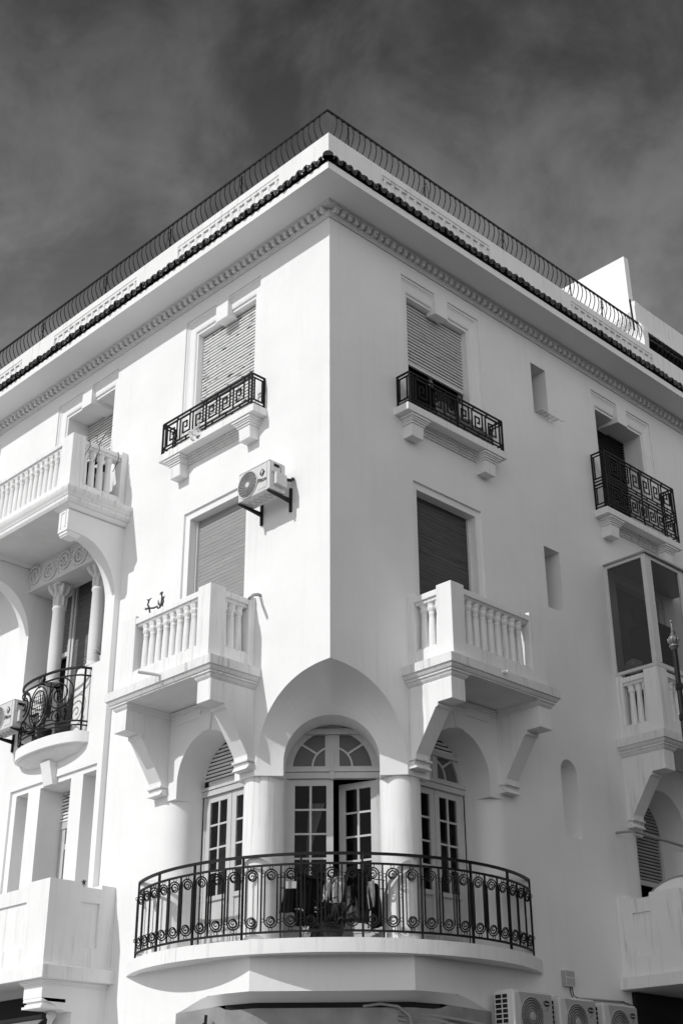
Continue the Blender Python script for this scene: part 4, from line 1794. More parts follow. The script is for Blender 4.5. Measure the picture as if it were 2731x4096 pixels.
# carved lintel
q = MB(FA)
q.box(4.702, 6.768, -0.27, 0.155, 9.94, 10.40)
q.box(4.702, 6.768, 0.155, 0.17, 9.94, 9.975)
q.box(4.702, 6.768, 0.155, 0.17, 10.365, 10.40)
lint = q.build('carved_lintel', CORN, bay)
q = MB(FA)
for i in range(5):
    cx = 4.95 + i * 0.42
    cz = 10.17 + 0.015 * (-1) ** i
    pts = []
    for k in range(34):
        a = k / 33 * 4.2 * PI + (i % 2) * PI
        r_ = 0.165 * (1 - k / 33) ** 0.8 + 0.012
        pts.append((cx + r_ * math.cos(a) * 1.05, 0.172, cz + r_ * math.sin(a)))
    q.tube(pts, 0.014, 5, rs=[0.024 - 0.008 * k / 33 for k in range(34)])
    for k in range(9):
        a = 2 * PI * k / 9 + i
        rr0 = 0.05 if k % 2 else 0.10
        c = (cx + rr0 * math.cos(a), 0.158, cz + rr0 * math.sin(a))
        q.tube([(c[0] - 0.03 * math.cos(a + .8), 0.155, c[2] - 0.03 * math.sin(a + .8)), (c[0], 0.165, c[2]), (c[0] + 0.03 * math.cos(a + .8), 0.155, c[2] + 0.03 * math.sin(a + .8))], 0.013, 5, rs=[0.006, 0.026, 0.004])
    # wandering stem with leaves between the scrolls
    st = [(cx + 0.16 + 0.02 * k, 0.157, 10.03 + 0.045 * k + 0.03 * math.sin(k * 1.4)) for k in range(7)]
    q.tube(st, 0.013, 5)
    for k in range(5):
        p0 = st[k + 1]
        sg = 1 if k % 2 else -1
        q.tube([p0, (p0[0] + sg * 0.035, 0.166, p0[2] + 0.02), (p0[0] + sg * 0.06, 0.157, p0[2] - 0.005)], 0.012, 5, rs=[0.008, 0.026, 0.004])
q.build('carved_relief', CORN, bay)
# columns with leafy capitals
ccap = MB()
ccap.lathe([(0.16, 0.0), (0.165, 0.03), (0.15, 0.05), (0.135, 0.07), (0.148, 0.09), (0.148, 0.11)], (0, 0, 0), 24)
ccap.lathe([(0.145, 0.10), (0.150, 0.5), (0.143, 1.20), (0.16, 1.215), (0.163, 1.235), (0.158, 1.25), (0.143, 1.26), (0.136, 1.44)], (0, 0, 0), 24)
for k in range(8):
    a = 2 * PI * k / 8
    ccap.tube([(0.137 * math.cos(a), 0.137 * math.sin(a), 1.27), (0.14 * math.cos(a), 0.14 * math.sin(a), 1.42)], 0.03, 6, rs=[0.022, 0.03])
ccap.lathe([(0.14, 1.43), (0.16, 1.47), (0.15, 1.50), (0.19, 1.58), (0.21, 1.60)], (0, 0, 0), 24)
for k in range(8):
    a = 2 * PI * k / 8 + PI / 8
    ca, sa = math.cos(a), math.sin(a)
    big = 1.15 if k % 2 else 0.95
    ccap.tube([(0.13 * ca, 0.13 * sa, 1.45), (0.19 * ca * big, 0.19 * sa * big, 1.52), (0.235 * ca * big, 0.235 * sa * big, 1.58), (0.22 * ca * big, 0.22 * sa * big, 1.615)], 0.03, 6, rs=[0.03, 0.045, 0.04, 0.018])
ccap.box(-0.20, 0.20, -0.20, 0.20, 1.605, 1.64)
ccap.v = [Vector((v.x * 0.70, v.y * 0.70, v.z)) for v in ccap.v]
c0 = ccap.build('column', CORN, bay)
c0.location = FA(6.16, -0.05, 8.30) - parent_world(bay)
copy_to(c0, FA(5.09, -0.05, 8.30), bay)

# wing brackets under the top balcony
for (a, b) in ((4.463, 4.703), (6.767, 7.017)):
    q = MB(FA)
    pr = [(0, 10.40), (1.0, 10.40), (1.0, 10.0), (0.80, 10.0)]
    for i in range(1, 21):
        an = PI / 2 + PI / 2 * i / 20
        pr.append((0.80 + 0.71 * math.cos(an), 9.15 + 0.85 * math.sin(an)))
    pr += [(0.0, 9.15)]
    q.prism(pr, a, b, 0)
    wg = q.build('arched_bracket', WALL, B, solid=True)
    q = MB(FA)
    q.box(a + 0.05, a + 0.075, 0.99, 1.012, 10.06, 10.32)
    q.box(b - 0.075, b - 0.05, 0.99, 1.012, 10.06, 10.32)
    q.box(a + 0.076, b - 0.076, 0.99, 1.0115, 10.295, 10.32)
    q.box(a + 0.02, b - 0.02, 0.76, 0.985, 9.955, 10.0)
    q.box(a + 0.03, b - 0.03, 0.78, 0.97, 9.93, 9.955)
    q.build('bracket_cap', WALL, wg)
# top balcony
tb = empty('top_balcony', FA(6, 0, 10.62), B)
tb['label'] = 'long stone balustrade balcony on arched brackets, cut by the left edge'
pr = [(0, 10.63), (0, 10.60), (0.012, 10.56), (0.035, 10.52), (0.04, 10.50), (0.05, 10.49), (0.05, 10.44), (0.075, 10.40), (0.095, 10.395)]
slab_rings(FA, 4.29, 9.4, 1.16, pr, MOULD, tb, 'slab')
for (a, b) in ((4.37, 4.79), (6.68, 7.11)):
    q = MB(FA)
    m1 = [(0, 10.396), (0.02, 10.385), (0.04, 10.36), (0.06, 10.345), (0.075, 10.34)]
    for i in range(len(m1) - 1):
        (i0, za), (i1, zb) = m1[i], m1[i + 1]
        q.strip([(a + i0, 0, za), (a + i0, 1.075 - i0, za), (b - i0, 1.075 - i0, za), (b - i0, 0, za)],
                [(a + i1, 0, zb), (a + i1, 1.075 - i1, zb), (b - i1, 1.075 - i1, zb), (b - i1, 0, zb)], smooth=False)
    q.build('moulding', WALL, tb)
q = MB(FA)
S0, S1, D1 = 4.51, 9.2, 1.01
zb, zt, ztp, ob, ot = 10.632, 11.585, 11.64, 10.86, 11.52
q.box(S0, 4.80, 0.78, D1, zb, ztp)
q.box(S0, S0 + .2, 0, 0.115, zb, ztp)
q.box(8.95, S1, 0.78, D1, zb, ztp)
q.box(4.80, 8.95, D1 - .17, D1 - .003, zb, ob - .02)
q.box(4.80, 8.95, D1 - .17, D1 - .003, ot, zt)
q.box(S0 + .003, S0 + .2, 0.115, 0.78, zb, ob - .02)
q.box(S0 + .003, S0 + .2, 0.115, 0.78, ot, zt)
q.build('parapet', STAIN, tb, bevel=0.006)
q = MB(FA)
q.prism([(D1 - 0.15, ot), (D1 - 0.02, ot), (D1 - 0.035, ot - 0.03), (D1 - 0.055, ot - 0.045), (D1 - 0.15, ot - 0.045)], 4.805, 8.945, 0)
q.box(S0 + .03, S0 + .17, 0.118, 0.778, ot - 0.045, ot)
q.box(4.805, 8.945, D1 - .15, D1 - .02, ob - .02, ob)
q.box(S0 + .02, S0 + .18, 0.118, 0.778, ob - .02, ob)
q.build('moulding', MOULD, tb)
s = 4.88
while s < 8.9:
    put_baluster(FA(s, D1 - 0.085, ob - .01), tb, 0.97)
    s += 0.1405
for dd in (0.29, 0.435, 0.58, 0.72):
    put_baluster(FA(S0 + 0.10, dd, ob - .01), tb, 0.97)

# curved balconette of the loggia
cv = empty('curved_balconette', FA(5.735, AV, 7.2), B)
cv['label'] = 'small bowed balconette with scrolled iron front below the loggia'


def bow(dep, half, z, n=28, ex=1.0, c=5.735):
    pts = []
    for i in range(n + 1):
        u = -1 + 2 * i / n
        pts.append((c + half * u, AV + dep * math.sqrt(max(0.0, 1 - abs(u) ** 2.2)) ** ex, z))
    return pts


q = MB(FA)
rows = [bow(0.31, 0.90, 7.245), bow(0.31, 0.90, 7.085), bow(0.285, 0.875, 7.07), bow(0.26, 0.84, 7.08), bow(0.24, 0.80, 7.05), bow(0.18, 0.68, 6.99), bow(0.08, 0.35, 6.955), bow(0.0, 0.1, 6.94)]
for a, b in zip(rows[:-1], rows[1:]):
    q.strip(a, b)
top = bow(0.31, 0.90, 7.245)
q.strip(top, [(p[0], -0.1, p[2]) for p in top])
q.build('slab', STAIN, cv)
q = MB(FA)
q.prism([(AV - .03, 6.94), (AV + 0.14, 6.96), (AV + 0.10, 6.82), (AV + 0.05, 6.62), (AV - .03, 6.62)], 5.60, 5.84, 0)
q.build('keystone', WALL, cv, bevel=0.005)


def bow_pt(u, z, dep=0.33, half=0.83, c=5.735):
    return (c + half * u, AV + dep * math.sqrt(max(0.0, 1 - abs(u) ** 2.2)), z)


crail = empty('railing', FA(5.735, AV + .3, 7.25), cv)
q = MB(FA)
for z, r_ in ((8.20, 0.016), (8.085, 0.011), (7.40, 0.011), (7.34, 0.010)):
    q.tube([bow_pt(-1 + 2 * i / 28, z) for i in range(29)], r_, 4, square=True)
q.build('handrail', IRON, crail)
q = MB(FA)
for u in (-0.97, 0.97):
    p = bow_pt(u, 7.24)
    q.tube([p, (p[0], p[1], 8.2)], 0.013, 4, square=True)
q.build('post', IRON, crail)
q = MB(FA)
# big spirals either side, oval grille in the middle
for sg in (-1, 1):
    pts = []
    for k in range(50):
        a = k / 49 * 5.2 * PI + PI / 2
        r_ = 0.235 * (1 - k / 49) + 0.02
        u = sg * 0.56 + r_ * math.cos(a * sg) / 0.83
        pts.append(bow_pt(max(-0.96, min(0.96, u)), 7.83 + r_ * math.sin(a) * 1.0))
    q.tube(pts, 0.012, 5)
    pts = []
    for k in range(30):
        a = -k / 29 * 3.4 * PI + PI
        r_ = 0.12 * (1 - k / 29) + 0.015
        pts.append(bow_pt(max(-0.96, min(0.96, sg * 0.55 + r_ * math.cos(a) / 0.83)), 7.50 + r_ * math.sin(a) * .85))
    q.tube(pts, 0.010, 5)
    q.tube([bow_pt(sg * 0.12, 7.42), bow_pt(sg * 0.30, 7.52), bow_pt(sg * 0.45, 7.60)], 0.011, 5)
    q.tube([bow_pt(sg * 0.10, 7.42), bow_pt(sg * 0.28, 7.47), bow_pt(sg * 0.45, 7.46)], 0.011, 5)
    q.tube([bow_pt(sg * 0.84, 7.42), bow_pt(sg * 0.84, 7.66), bow_pt(sg * 0.70, 7.60)], 0.009, 4, square=True)
for rx, rz_ in ((0.235, 0.31), (0.185, 0.25)):
    q.tube([bow_pt(rx * math.cos(2 * PI * i / 32) / 0.83, 7.735 + rz_ * math.sin(2 * PI * i / 32)) for i in range(32)], 0.010, 5, closed=True)
for z in (8.14, 8.06):
    q.tube([bow_pt(0.035 * math.cos(2 * PI * i / 12) / 0.83, z + 0.035 * math.sin(2 * PI * i / 12)) for i in range(12)], 0.006, 5, closed=True)
q.build('scroll_panel', IRON, crail)
q = MB(FA)
for i in range(-3, 4):
    x = i * 0.05
    h = 0.245 * math.sqrt(max(0, 1 - (x / 0.185) ** 2))
    q.tube([bow_pt(x / .83, 7.735 - h), bow_pt(x / .83, 7.735 + h)], 0.005, 4)
for i in range(-4, 5):
    z = i * 0.055
    x = 0.18 * math.sqrt(max(0, 1 - (z / 0.25) ** 2))
    q.tube([bow_pt(-x / .83, 7.735 + z), bow_pt(0, 7.735 + z), bow_pt(x / .83, 7.735 + z)], 0.005, 4)
q.build('oval_grille', IRON, crail)

# ------------------------------------------------------------ solid-fronted lower balconies


def low_balcony(f, sw, s_end, label, slab_w=0.10, disc=False):
    bal = empty('lower_balcony', f(sw + 1, 0, 3.9), B)
    bal['label'] = label
    q = MB(f)
    q.box(sw - slab_w, s_end + 0.1, -0.02, 1.07, 3.75, 3.91)
    q.build('slab', STAIN, bal, bevel=0.006)
    q = MB(f)
    D1 = 1.01
    zb, zt, ztp = 3.912, 4.91, 4.965
    q.box(sw, sw + 0.49, 0.53, D1, zb, ztp)
    q.box(sw, sw + 0.25, 0.0, 0.22, zb, ztp)
    # end panel (sunk)
    q.sheet(rect(0.22, 0.53, zb, zt), [rect(0.235, 0.52, 4.165, 4.725)], sw + .002, axis=0)
    p = rect(0.235, 0.52, 4.165, 4.725)
    q.strip([(sw + .002, a, b) for a, b in p], [(sw + 0.03, a, b) for a, b in p], smooth=False, closed=True)
    q.quad(*[(sw + 0.03, a, b) for a, b in p])
    q.box(sw + 0.04, sw + 0.2, 0.22, 0.53, zb, zt)
    # front
    e = s_end
    fp_ = rect(sw + 0.51, e, 4.16, 4.725)
    q.sheet(rect(sw + 0.49, e + .1, zb, zt), [fp_], D1 - .002)
    q.strip([(a, D1 - .002, b) for a, b in fp_], [(a, D1 - 0.03, b) for a, b in fp_], smooth=False, closed=True)
    q.quad(*[(a, D1 - 0.03, b) for a, b in fp_])
    q.box(sw + 0.49, e + .1, D1 - 0.2, D1 - .04, zb, zt)
    q.quad((sw + 0.49, D1 - .002, zt), (e + .1, D1 - .002, zt), (e + .1, D1 - 0.2, zt + .001), (sw + 0.49, D1 - 0.2, zt + .001))
    q.quad((sw + .002, 0.2, zt + .001), (sw + .002, 0.55, zt + .001), (sw + 0.2, 0.55, zt + .001), (sw + 0.2, 0.2, zt + .001))
    q.build('parapet', STAIN, bal)
    return bal


lbA = low_balcony(FA, 4.05, 7.2, 'solid-fronted balcony with sunk panels at the lower left')
lbB = low_balcony(FB, 5.45, 7.6, 'solid-fronted balcony with sunk panels at the lower right', slab_w=0.08)
# rounded screen behind the right parapet
q = MB(FB)
pts = [(0.95 + 0.62 * math.cos(a), 4.72 + 0.42 * math.sin(a)) for a in [PI * i / 24 for i in range(25)]]
q.prism(pts, 5.60, 5.63, 0)
q.build('round_screen', WALL, lbB)
q = MB(FB)
q.tube([(5.61, a, b) for a, b in pts], 0.018, 6)
q.build('screen_rim', GREYM, lbB)
# pilaster wing and capital under the lower left balcony
q = MB(FA)
q.box(4.08, 4.55, 0.0, 0.92, 3.25 - 3.25, 3.50) if False else None
q.prism([(0, 3.75), (0.95, 3.75), (0.95, 3.54), (0.60, 3.40), (0.0, 3.40)], 4.11, 4.52, 0)
q.prism([(0, 3.40), (0.50, 3.40), (0.42, 0.0), (0, 0)], 4.11, 4.52, 0)
q.build('pilaster', WALL, lbA, solid=True)
q = MB(FA)
for (o1, za, zc) in ((0.05, 3.725, 3.749), (0.035, 3.705, 3.725), (0.015, 3.69, 3.705)):
    q.box(4.11 - o1, 4.52 + o1, 0, 0.95 + o1, za, zc - .001)
for (i1, za, zc) in ((0.02, 3.50, 3.54), (0.05, 3.475, 3.50), (0.035, 3.45, 3.475), (0.01, 3.42, 3.45)):
    q.box(4.09 + i1, 4.54 - i1, 0.58 + i1, 0.965 - i1, za, zc - .001)
q.build('capital', WALL, lbA)
# dark shopfront under it
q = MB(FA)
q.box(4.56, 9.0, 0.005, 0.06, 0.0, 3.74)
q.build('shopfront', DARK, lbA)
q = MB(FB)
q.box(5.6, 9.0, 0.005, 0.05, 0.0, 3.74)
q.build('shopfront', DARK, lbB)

# ------------------------------------------------------------ things: air conditioners


def text_mesh(body, size, name, m_, parent, origin, xdir, zdir, extrude=0.0008, shear=0.0, bold=0.0):
    cu = bpy.data.curves.new(name, 'FONT')
    cu.body = body
    cu.size = size
    cu.extrude = extrude
    cu.align_x = 'CENTER'
    cu.align_y = 'CENTER'
    cu.shear = shear
    cu.offset = bold
    cu.resolution_u = 3
    ob = bpy.data.objects.new(name, cu)
    COL.objects.link(ob)
    dg = bpy.context.evaluated_depsgraph_get()
    me = bpy.data.meshes.new_from_object(ob.evaluated_get(dg))
    bpy.data.objects.remove(ob)
    bpy.data.curves.remove(cu)
    x = Vector(xdir).normalized()
    z = Vector(zdir).normalized()
    y = x.cross(z)
    mtx = Matrix((x, z, -y)).transposed().to_4x4()
    mtx.translation = Vector(origin) - parent_world(parent)
    me.transform(mtx)
    me.materials.clear()
    me.materials.append(m_)
    o = bpy.data.objects.new(name, me)
    COL.objects.link(o)
    o.parent = parent
    return o


BLK = mat('black print', 0.02, 0.5)
WHT = mat('white print', 0.7, 0.5)


def ac_unit_a(sc, z0, label, doff=0.0):
    """white condenser on iron brackets on the sunlit wall; sc = right edge, grows to larger s"""
    W, H, D0, D1 = 0.62, 0.41, 0.14 + doff, 0.41 + doff
    s0, s1 = sc, sc + W
    u = empty('air_conditioner', FA((s0 + s1) / 2, (D0 + D1) / 2, z0))
    tag(u, label, 'air conditioner')
    q = MB(FA)
    q.box(s0, s1, D0, D1, z0, z0 + H)
    q.build('casing', ACW, u, bevel=0.012)
    q = MB(FA)
    q.box(s0 + 0.004, s1 - .004, D0 + .01, D1 + 0.004, z0 + H - .002, z0 + H + 0.012)
    q.build('cover', ACW, u, bevel=0.004)
    # fan: dark well, hub, rings and curved vanes
    c = (s0 + 0.43, D1 + 0.003, z0 + H * 0.49)
    q = MB(FA)
    pts = [(c[0] + 0.188 * math.cos(2 * PI * i / 36), c[2] + 0.188 * math.sin(2 * PI * i / 36)) for i in range(36)]
    q.add([(a, D1 + 0.002, b) for a, b in pts], [tuple(range(36))])
    q.build('fan_well', DARK, u)
    q = MB(FA)
    for r_ in [0.05 + 0.0185 * i for i in range(8)]:
        q.tube([(c[0] + r_ * math.cos(2 * PI * i / 36), D1 + 0.008, c[2] + r_ * math.sin(2 * PI * i / 36)) for i in range(36)], 0.0026, 4, closed=True)
    q.tube([(c[0] + 0.19 * math.cos(2 * PI * i / 40), D1 + 0.007, c[2] + 0.19 * math.sin(2 * PI * i / 40)) for i in range(40)], 0.007, 6, closed=True)
    for k in range(18):
        a0 = 2 * PI * k / 18
        q.tube([(c[0] + r_ * math.cos(a0 + (r_ - 0.04) * 5.5), D1 + 0.006, c[2] + r_ * math.sin(a0 + (r_ - 0.04) * 5.5)) for r_ in [0.035 + 0.0155 * i for i in range(11)]], 0.0022, 4)
    q.add([(c[0] + 0.038 * math.cos(2 * PI * i / 20), D1 + 0.012, c[2] + 0.038 * math.sin(2 * PI * i / 20)) for i in range(20)], [tuple(range(20))])
    q.build('fan_grille', ACW, u)
    # front panel groove
    q = MB(FA)
    q.tube([(s0 + 0.055, D1 + 0.002, z0 + H - 0.02), (s0 + 0.055, D1 + 0.002, z0 + 0.06), (s0 + 0.07, D1 + .002, z0 + .045), (s0 + 0.22, D1 + .002, z0 + .045)], 0.003, 4)
    q.build('panel_groove', ACG, u)
    # side handle recess, label plate and valve cover
    q = MB(FA)
    q.box(s0 - 0.012, s0, D0 + 0.10, D1 - 0.03, z0 + 0.25, z0 + 0.40)
    q.prism([(D0 + 0.02, z0 + 0.06), (D1 - 0.07, z0 + 0.08), (D1 - 0.07, z0 + 0.25), (D0 + 0.02, z0 + 0.24)], s0 - 0.06, s0, 0)
    q.build('valve_cover', ACW, u, bevel=0.006)
    q = MB(FA)
    q.box(s0 - 0.016, s0 - .011, D0 + 0.12, D1 - 0.06, z0 + 0.335, z0 + 0.375)
    q.build('handle_recess', GAP, u)
    q = MB(FA)
    q.box(s0 - 0.0145, s0 - .0125, D0 + 0.02, D0 + 0.08, z0 + 0.27, z0 + 0.39)
    q.box(s0 - 0.002, s0 - .0005, D0 + 0.02, D0 + 0.08, z0 + 0.27, z0 + 0.39)
    q.build('rating_plate', WHT, u)
    # underside pressings
    q = MB(FA)
    for i in range(6):
        x = s0 + 0.08 + i * 0.1
        q.tube([(x + 0.035 * math.cos(2 * PI * k / 10), D0 + 0.13 + 0.07 * math.sin(2 * PI * k / 10), z0 - 0.006) for k in range(10)], 0.003, 4, closed=True)
    q.build('base_pan', GREYM, u)
    # brackets
    for s in (s0 + 0.03, s1 - 0.02):
        q = MB(FA)
        q.prism([(doff, z0 - 0.012), (D1 + 0.005, z0 - 0.012), (D1 + 0.005, z0 - 0.03), (0.02 + doff, z0 - 0.075), (doff, z0 - .075)], s - 0.016, s + 0.016, 0)
        q.box(s - 0.018, s + 0.018, doff, 0.03 + doff, z0 - 0.20, z0 + 0.14)
        q.build('wall_bracket', IRON, u, bevel=0.003)
    # pipes to the wall
    q = MB(FA)
    q.tube([(s0 - 0.03, D0 + .02, z0 + 0.20), (s0 - 0.04, D0 - 0.06, z0 + 0.21), (s0 - 0.02, 0.03 + doff, z0 + 0.26), (s0 + 0.0, doff, z0 + 0.27)], 0.022, 8)
    q.tube([(s0 - 0.014, D0 + .15, z0 + 0.27), (s0 - 0.04, D0 + .12, z0 + 0.25), (s0 - 0.05, D0 + .08, z0 + 0.245)], 0.005, 6)
    q.build('pipe', IRON, u)
    # printed mark: split diamond and lettering
    xm, zm = s0 + 0.145, z0 + H - 0.135
    q = MB(FA)
    e = 0.0035
    q.add([(xm + 0.052, D1 + e, zm), (xm + 0.006, D1 + e, zm + 0.062), (xm + 0.006, D1 + e, zm - 0.062)], [(0, 1, 2)])
    q.add([(xm - 0.052, D1 + e, zm), (xm - 0.006, D1 + e, zm + 0.062), (xm - 0.006, D1 + e, zm - 0.062)], [(0, 1, 2)])
    q.add([(xm + 0.02, D1 + e, zm + .04), (xm - 0.02, D1 + e, zm + 0.04), (xm - 0.02, D1 + e, zm - 0.02), (xm + .02, D1 + e, zm - 0.04)], [(0, 1, 2, 3)])
    q.build('emblem', BLK, u)
    text_mesh('F', 0.075, 'emblem_letter', WHT, u, FA(xm, D1 + e + .002, zm), (1, 0, 0), (0, 0, 1), bold=0.003)
    text_mesh('Fitco', 0.085, 'lettering', BLK, u, FA(xm, D1 + .003, zm - 0.105), (1, 0, 0), (0, 0, 1), bold=0.002)
    return u


ac_unit_a(0.69, 9.475, 'white air conditioner on black brackets above the grey shutter')
ac_unit_a(6.27, 7.555, 'white air conditioner with diamond emblem beside the bowed balconette, cut by the left edge', 0.09)


def ac_unit_b(s0, z1, label, grp):
    W, H, D0, D1 = 0.73, 0.55, 0.15, 0.45
    z0 = z1 - H
    s1 = s0 + W
    u = empty('air_conditioner', FB((s0 + s1) / 2, .3, z0))
    tag(u, label, 'air conditioner', grp)
    q = MB(FB)
    q.box(s0, s1, D0, D1, z0, z1)
    q.build('casing', ACW, u, bevel=0.02)
    q = MB(FB)
    q.box(s0 + 0.015, s1 - 0.01, D0 + .01, D1 - .02, z1 - .002, z1 + 0.014)
    q.build('cover', ACW, u, bevel=0.004)
    q = MB(FB)
    pts = [(s0 + 0.13, z0 + .02), (s1 - 0.012, z0 + .02), (s1 - 0.012, z1 - 0.012), (s0 + 0.10, z1 - 0.012)]
    for i in range(1, 6):
        v = i / 6
        pts.append((s0 + 0.10 + 0.03 * v - 0.035 * math.sin(PI * v) * -1, z1 - 0.012 - v * (H - 0.03)))
    q.add([(a, D1 + 0.003, b) for a, b in pts], [tuple(range(len(pts)))])
    q.build('front_panel', ACG, u)
    c = (s0 + 0.33, z0 + H * 0.5)
    q = MB(FB)
    q.add([(c[0] + 0.215 * math.cos(2 * PI * i / 40), D1 + 0.005, c[1] + 0.215 * math.sin(2 * PI * i / 40)) for i in range(40)], [tuple(range(40))])
    q.build('fan_well', DARK, u)
    q = MB(FB)
    for r_ in (0.075, 0.105, 0.135, 0.165, 0.19):
        q.tube([(c[0] + r_ * math.cos(2 * PI * i / 40), D1 + 0.012, c[1] + r_ * math.sin(2 * PI * i / 40)) for i in range(40)], 0.004, 4, closed=True)
    q.tube([(c[0] + 0.216 * math.cos(2 * PI * i / 40), D1 + 0.008, c[1] + 0.216 * math.sin(2 * PI * i / 40)) for i in range(40)], 0.008, 6, closed=True)
    for k in range(44):
        a0 = 2 * PI * k / 44
        q.tube([(c[0] + r_ * math.cos(a0 - (r_ - 0.04) * 3.5), D1 + 0.009, c[1] + r_ * math.sin(a0 - (r_ - 0.04) * 3.5)) for r_ in [0.045 + 0.017 * i for i in range(11)]], 0.0019, 4)
    q.build('fan_grille', ACG, u)
    q = MB(FB)
    q.lathe([(0.0, 0.02), (0.04, 0.018), (0.05, 0.008), (0.05, 0)], (0, 0, 0), 20)
    hub = MB()
    hub.v = []
    prof = [(0.0, 0.022), (0.04, 0.02), (0.05, 0.010), (0.05, 0)]
    h2 = MB(FB)
    rings_ = [[(c[0] + r_ * math.cos(2 * PI * i / 20), D1 + 0.006 + e, c[1] + r_ * math.sin(2 * PI * i / 20)) for i in range(20)] for r_, e in prof]
    for a, b in zip(rings_[:-1], rings_[1:]):
        h2.strip(a, b, closed=True)
    h2.build('hub', ACG, u)
    # side vents (face towards the corner)
    q = MB(FB)
    for i in range(9):
        za = z0 + 0.03 + i * 0.055
        q.box(s0 - 0.004, s0 + .001, D0 + 0.03, D0 + 0.115, za, za + 0.042)
        q.box(s0 - 0.004, s0 + .001, D0 + 0.135, D0 + 0.205, za, za + 0.042)
    q.build('side_vents', DARK, u)
    # oval badge
    bc = (s1 - 0.115, z1 - 0.115)
    q = MB(FB)
    q.add([(bc[0] + 0.062 * math.cos(2 * PI * i / 28), D1 + 0.005, bc[1] + 0.036 * math.sin(2 * PI * i / 28)) for i in range(28)], [tuple(range(28))])
    q.build('badge', BLK, u)
    text_mesh('Carrier', 0.034, 'lettering', WHT, u, FB(bc[0], D1 + 0.008, bc[1]), (0, 1, 0), (0, 0, 1), shear=0.3)
    text_mesh('INVERTER', 0.012, 'small_lettering', BLK, u, FB(bc[0] + 0.02, D1 + 0.005, bc[1] - 0.11), (0, 1, 0), (0, 0, 1)) if False else None
    q = MB(FB)
    q.tube([(bc[0] - 0.03, D1 + 0.004, bc[1] - 0.09), (bc[0] + 0.0, D1 + 0.004, bc[1] - 0.055), (bc[0] + 0.025, D1 + 0.004, bc[1] - 0.045), (bc[0] + 0.015, D1 + 0.004, bc[1] - 0.075), (bc[0] - 0.015, D1 + 0.004, bc[1] - 0.085), (bc[0] + 0.02, D1 + 0.004, bc[1] - 0.052)], 0.0015, 4)
    q.build('leaf_mark', BLK, u)
    q = MB(FB)
    q.box(s0 + 0.06, s0 + 0.10, 0, D1, z0 - 0.04, z0 - .001)
    q.box(s1 - 0.10, s1 - 0.06, 0, D1, z0 - 0.04, z0 - .001)
    q.build('wall_bracket', IRON, u)
    return u


ac_unit_b(2.52, 3.50, 'grey-fronted air conditioner nearest the curved corner balcony', 'row of three air conditioners at the lower right')
ac_unit_b(3.40, 3.485, 'grey-fronted air conditioner in the middle of the row of three', 'row of three air conditioners at the lower right')
ac_unit_b(4.29, 3.475, 'grey-fronted air conditioner at the right end of the row of three', 'row of three air conditioners at the lower right')

# junction box with finned side
u = empty('junction_box', FB(4.17, 0, 3.7))
tag(u, 'small pale junction box with finned edge above the air conditioners', 'junction box')
q = MB(FB)
q.box(4.07, 4.28, 0.0, 0.06, 3.70, 3.90)
q.build('body', ACW, u, bevel=0.008)
q = MB(FB)
for i in range(12):
    q.box(4.062, 4.075, 0.01, 0.066, 3.71 + i * 0.015, 3.718 + i * 0.015)
q.box(4.10, 4.27, 0.06, 0.066, 3.72, 3.80)
q.box(4.10, 4.27, 0.06, 0.064, 3.82, 3.885)
q.build('fins', ACG, u)
q = MB(FB)
q.tube([(4.20, 0.03, 3.70), (4.21, 0.03, 3.62), (4.25, 0.03, 3.55)], 0.006, 6)
q.tube([(4.24, 0.03, 3.70), (4.25, 0.04, 3.6), (4.4, 0.05, 3.54), (4.8, 0.05, 3.50)], 0.006, 6)
tag(q.build('cable', IRON), 'thin dark cables drooping from the junction box', 'cable')
q = MB(FB)
q.tube([(4.35, 0.03, 3.57), (5.36, 0.03, 3.60)], 0.014, 8)
tag(q.build('conduit', PIPE), 'grey conduit along the wall above the air conditioners', 'conduit')
q = MB(FB)
for k in range(4):
    q.tube([(5.0 + i * 0.35, 0.25 + .02 * k, 3.56 - 0.03 * k - i * 0.05 + 0.01 * math.sin(i + k)) for i in range(8)], 0.006, 5)
tag(q.build('cable_bundle', IRON), 'bundle of dark cables sagging under the lower right balcony', 'cable')
# insulated hoses by the first condenser
q = MB()
for k in range(4):
    pts = []
    for i in range(14):
        u_ = i / 13
        p0 = FC(0.75, -1.28, 3.24 - k * 0.05)
        p1 = FB(2.5, 0.22, 3.10 - k * 0.045)
        p = p0.lerp(p1, u_)
        pts.append((p.x, p.y, p.z + 0.03 * math.sin(u_ * 3 + k) - 0.02 * u_))
    q.tube(pts, 0.018, 8, rs=[0.018 + 0.0025 * (i % 2) for i in range(14)])
q.tube([tuple(FC(0.35, -1.30, 3.31)), tuple(FC(0.55, -1.26, 3.33)), tuple(FC(0.75, -1.24, 3.30)), tuple(FC(0.88, -1.23, 3.20)), tuple(FC(0.92, -1.23, 3.0))], 0.016, 8)
tag(q.build('insulated_hose', PIPE), 'wrapped hoses running under the corner to the first grey air conditioner', 'hose')
# rusty hinge left on the pier below the balcony
q = MB(FC)
q.tube([(-1.47, -1.45, 3.24), (-1.48, -1.44, 3.02)], 0.018, 4, square=True)
q.tube([(-1.50, -1.44, 3.14), (-1.46, -1.42, 3.12)], 0.02, 5)
tag(q.build('rusty_bracket', IRON), 'short rusty iron bracket below the left end of the curved balcony', 'bracket')

# rod across the far right arch
q = MB(FB)
q.tube([(5.60, 0.30, 5.85), (8.2, 0.30, 5.80)], 0.022, 8)
q.tube([(5.60, 0.0, 5.88), (5.60, 0.30, 5.85)], 0.018, 8)
tag(q.build('awning_rod', GREYM), 'dark metal rod crossing the arched opening at the right edge', 'rod')

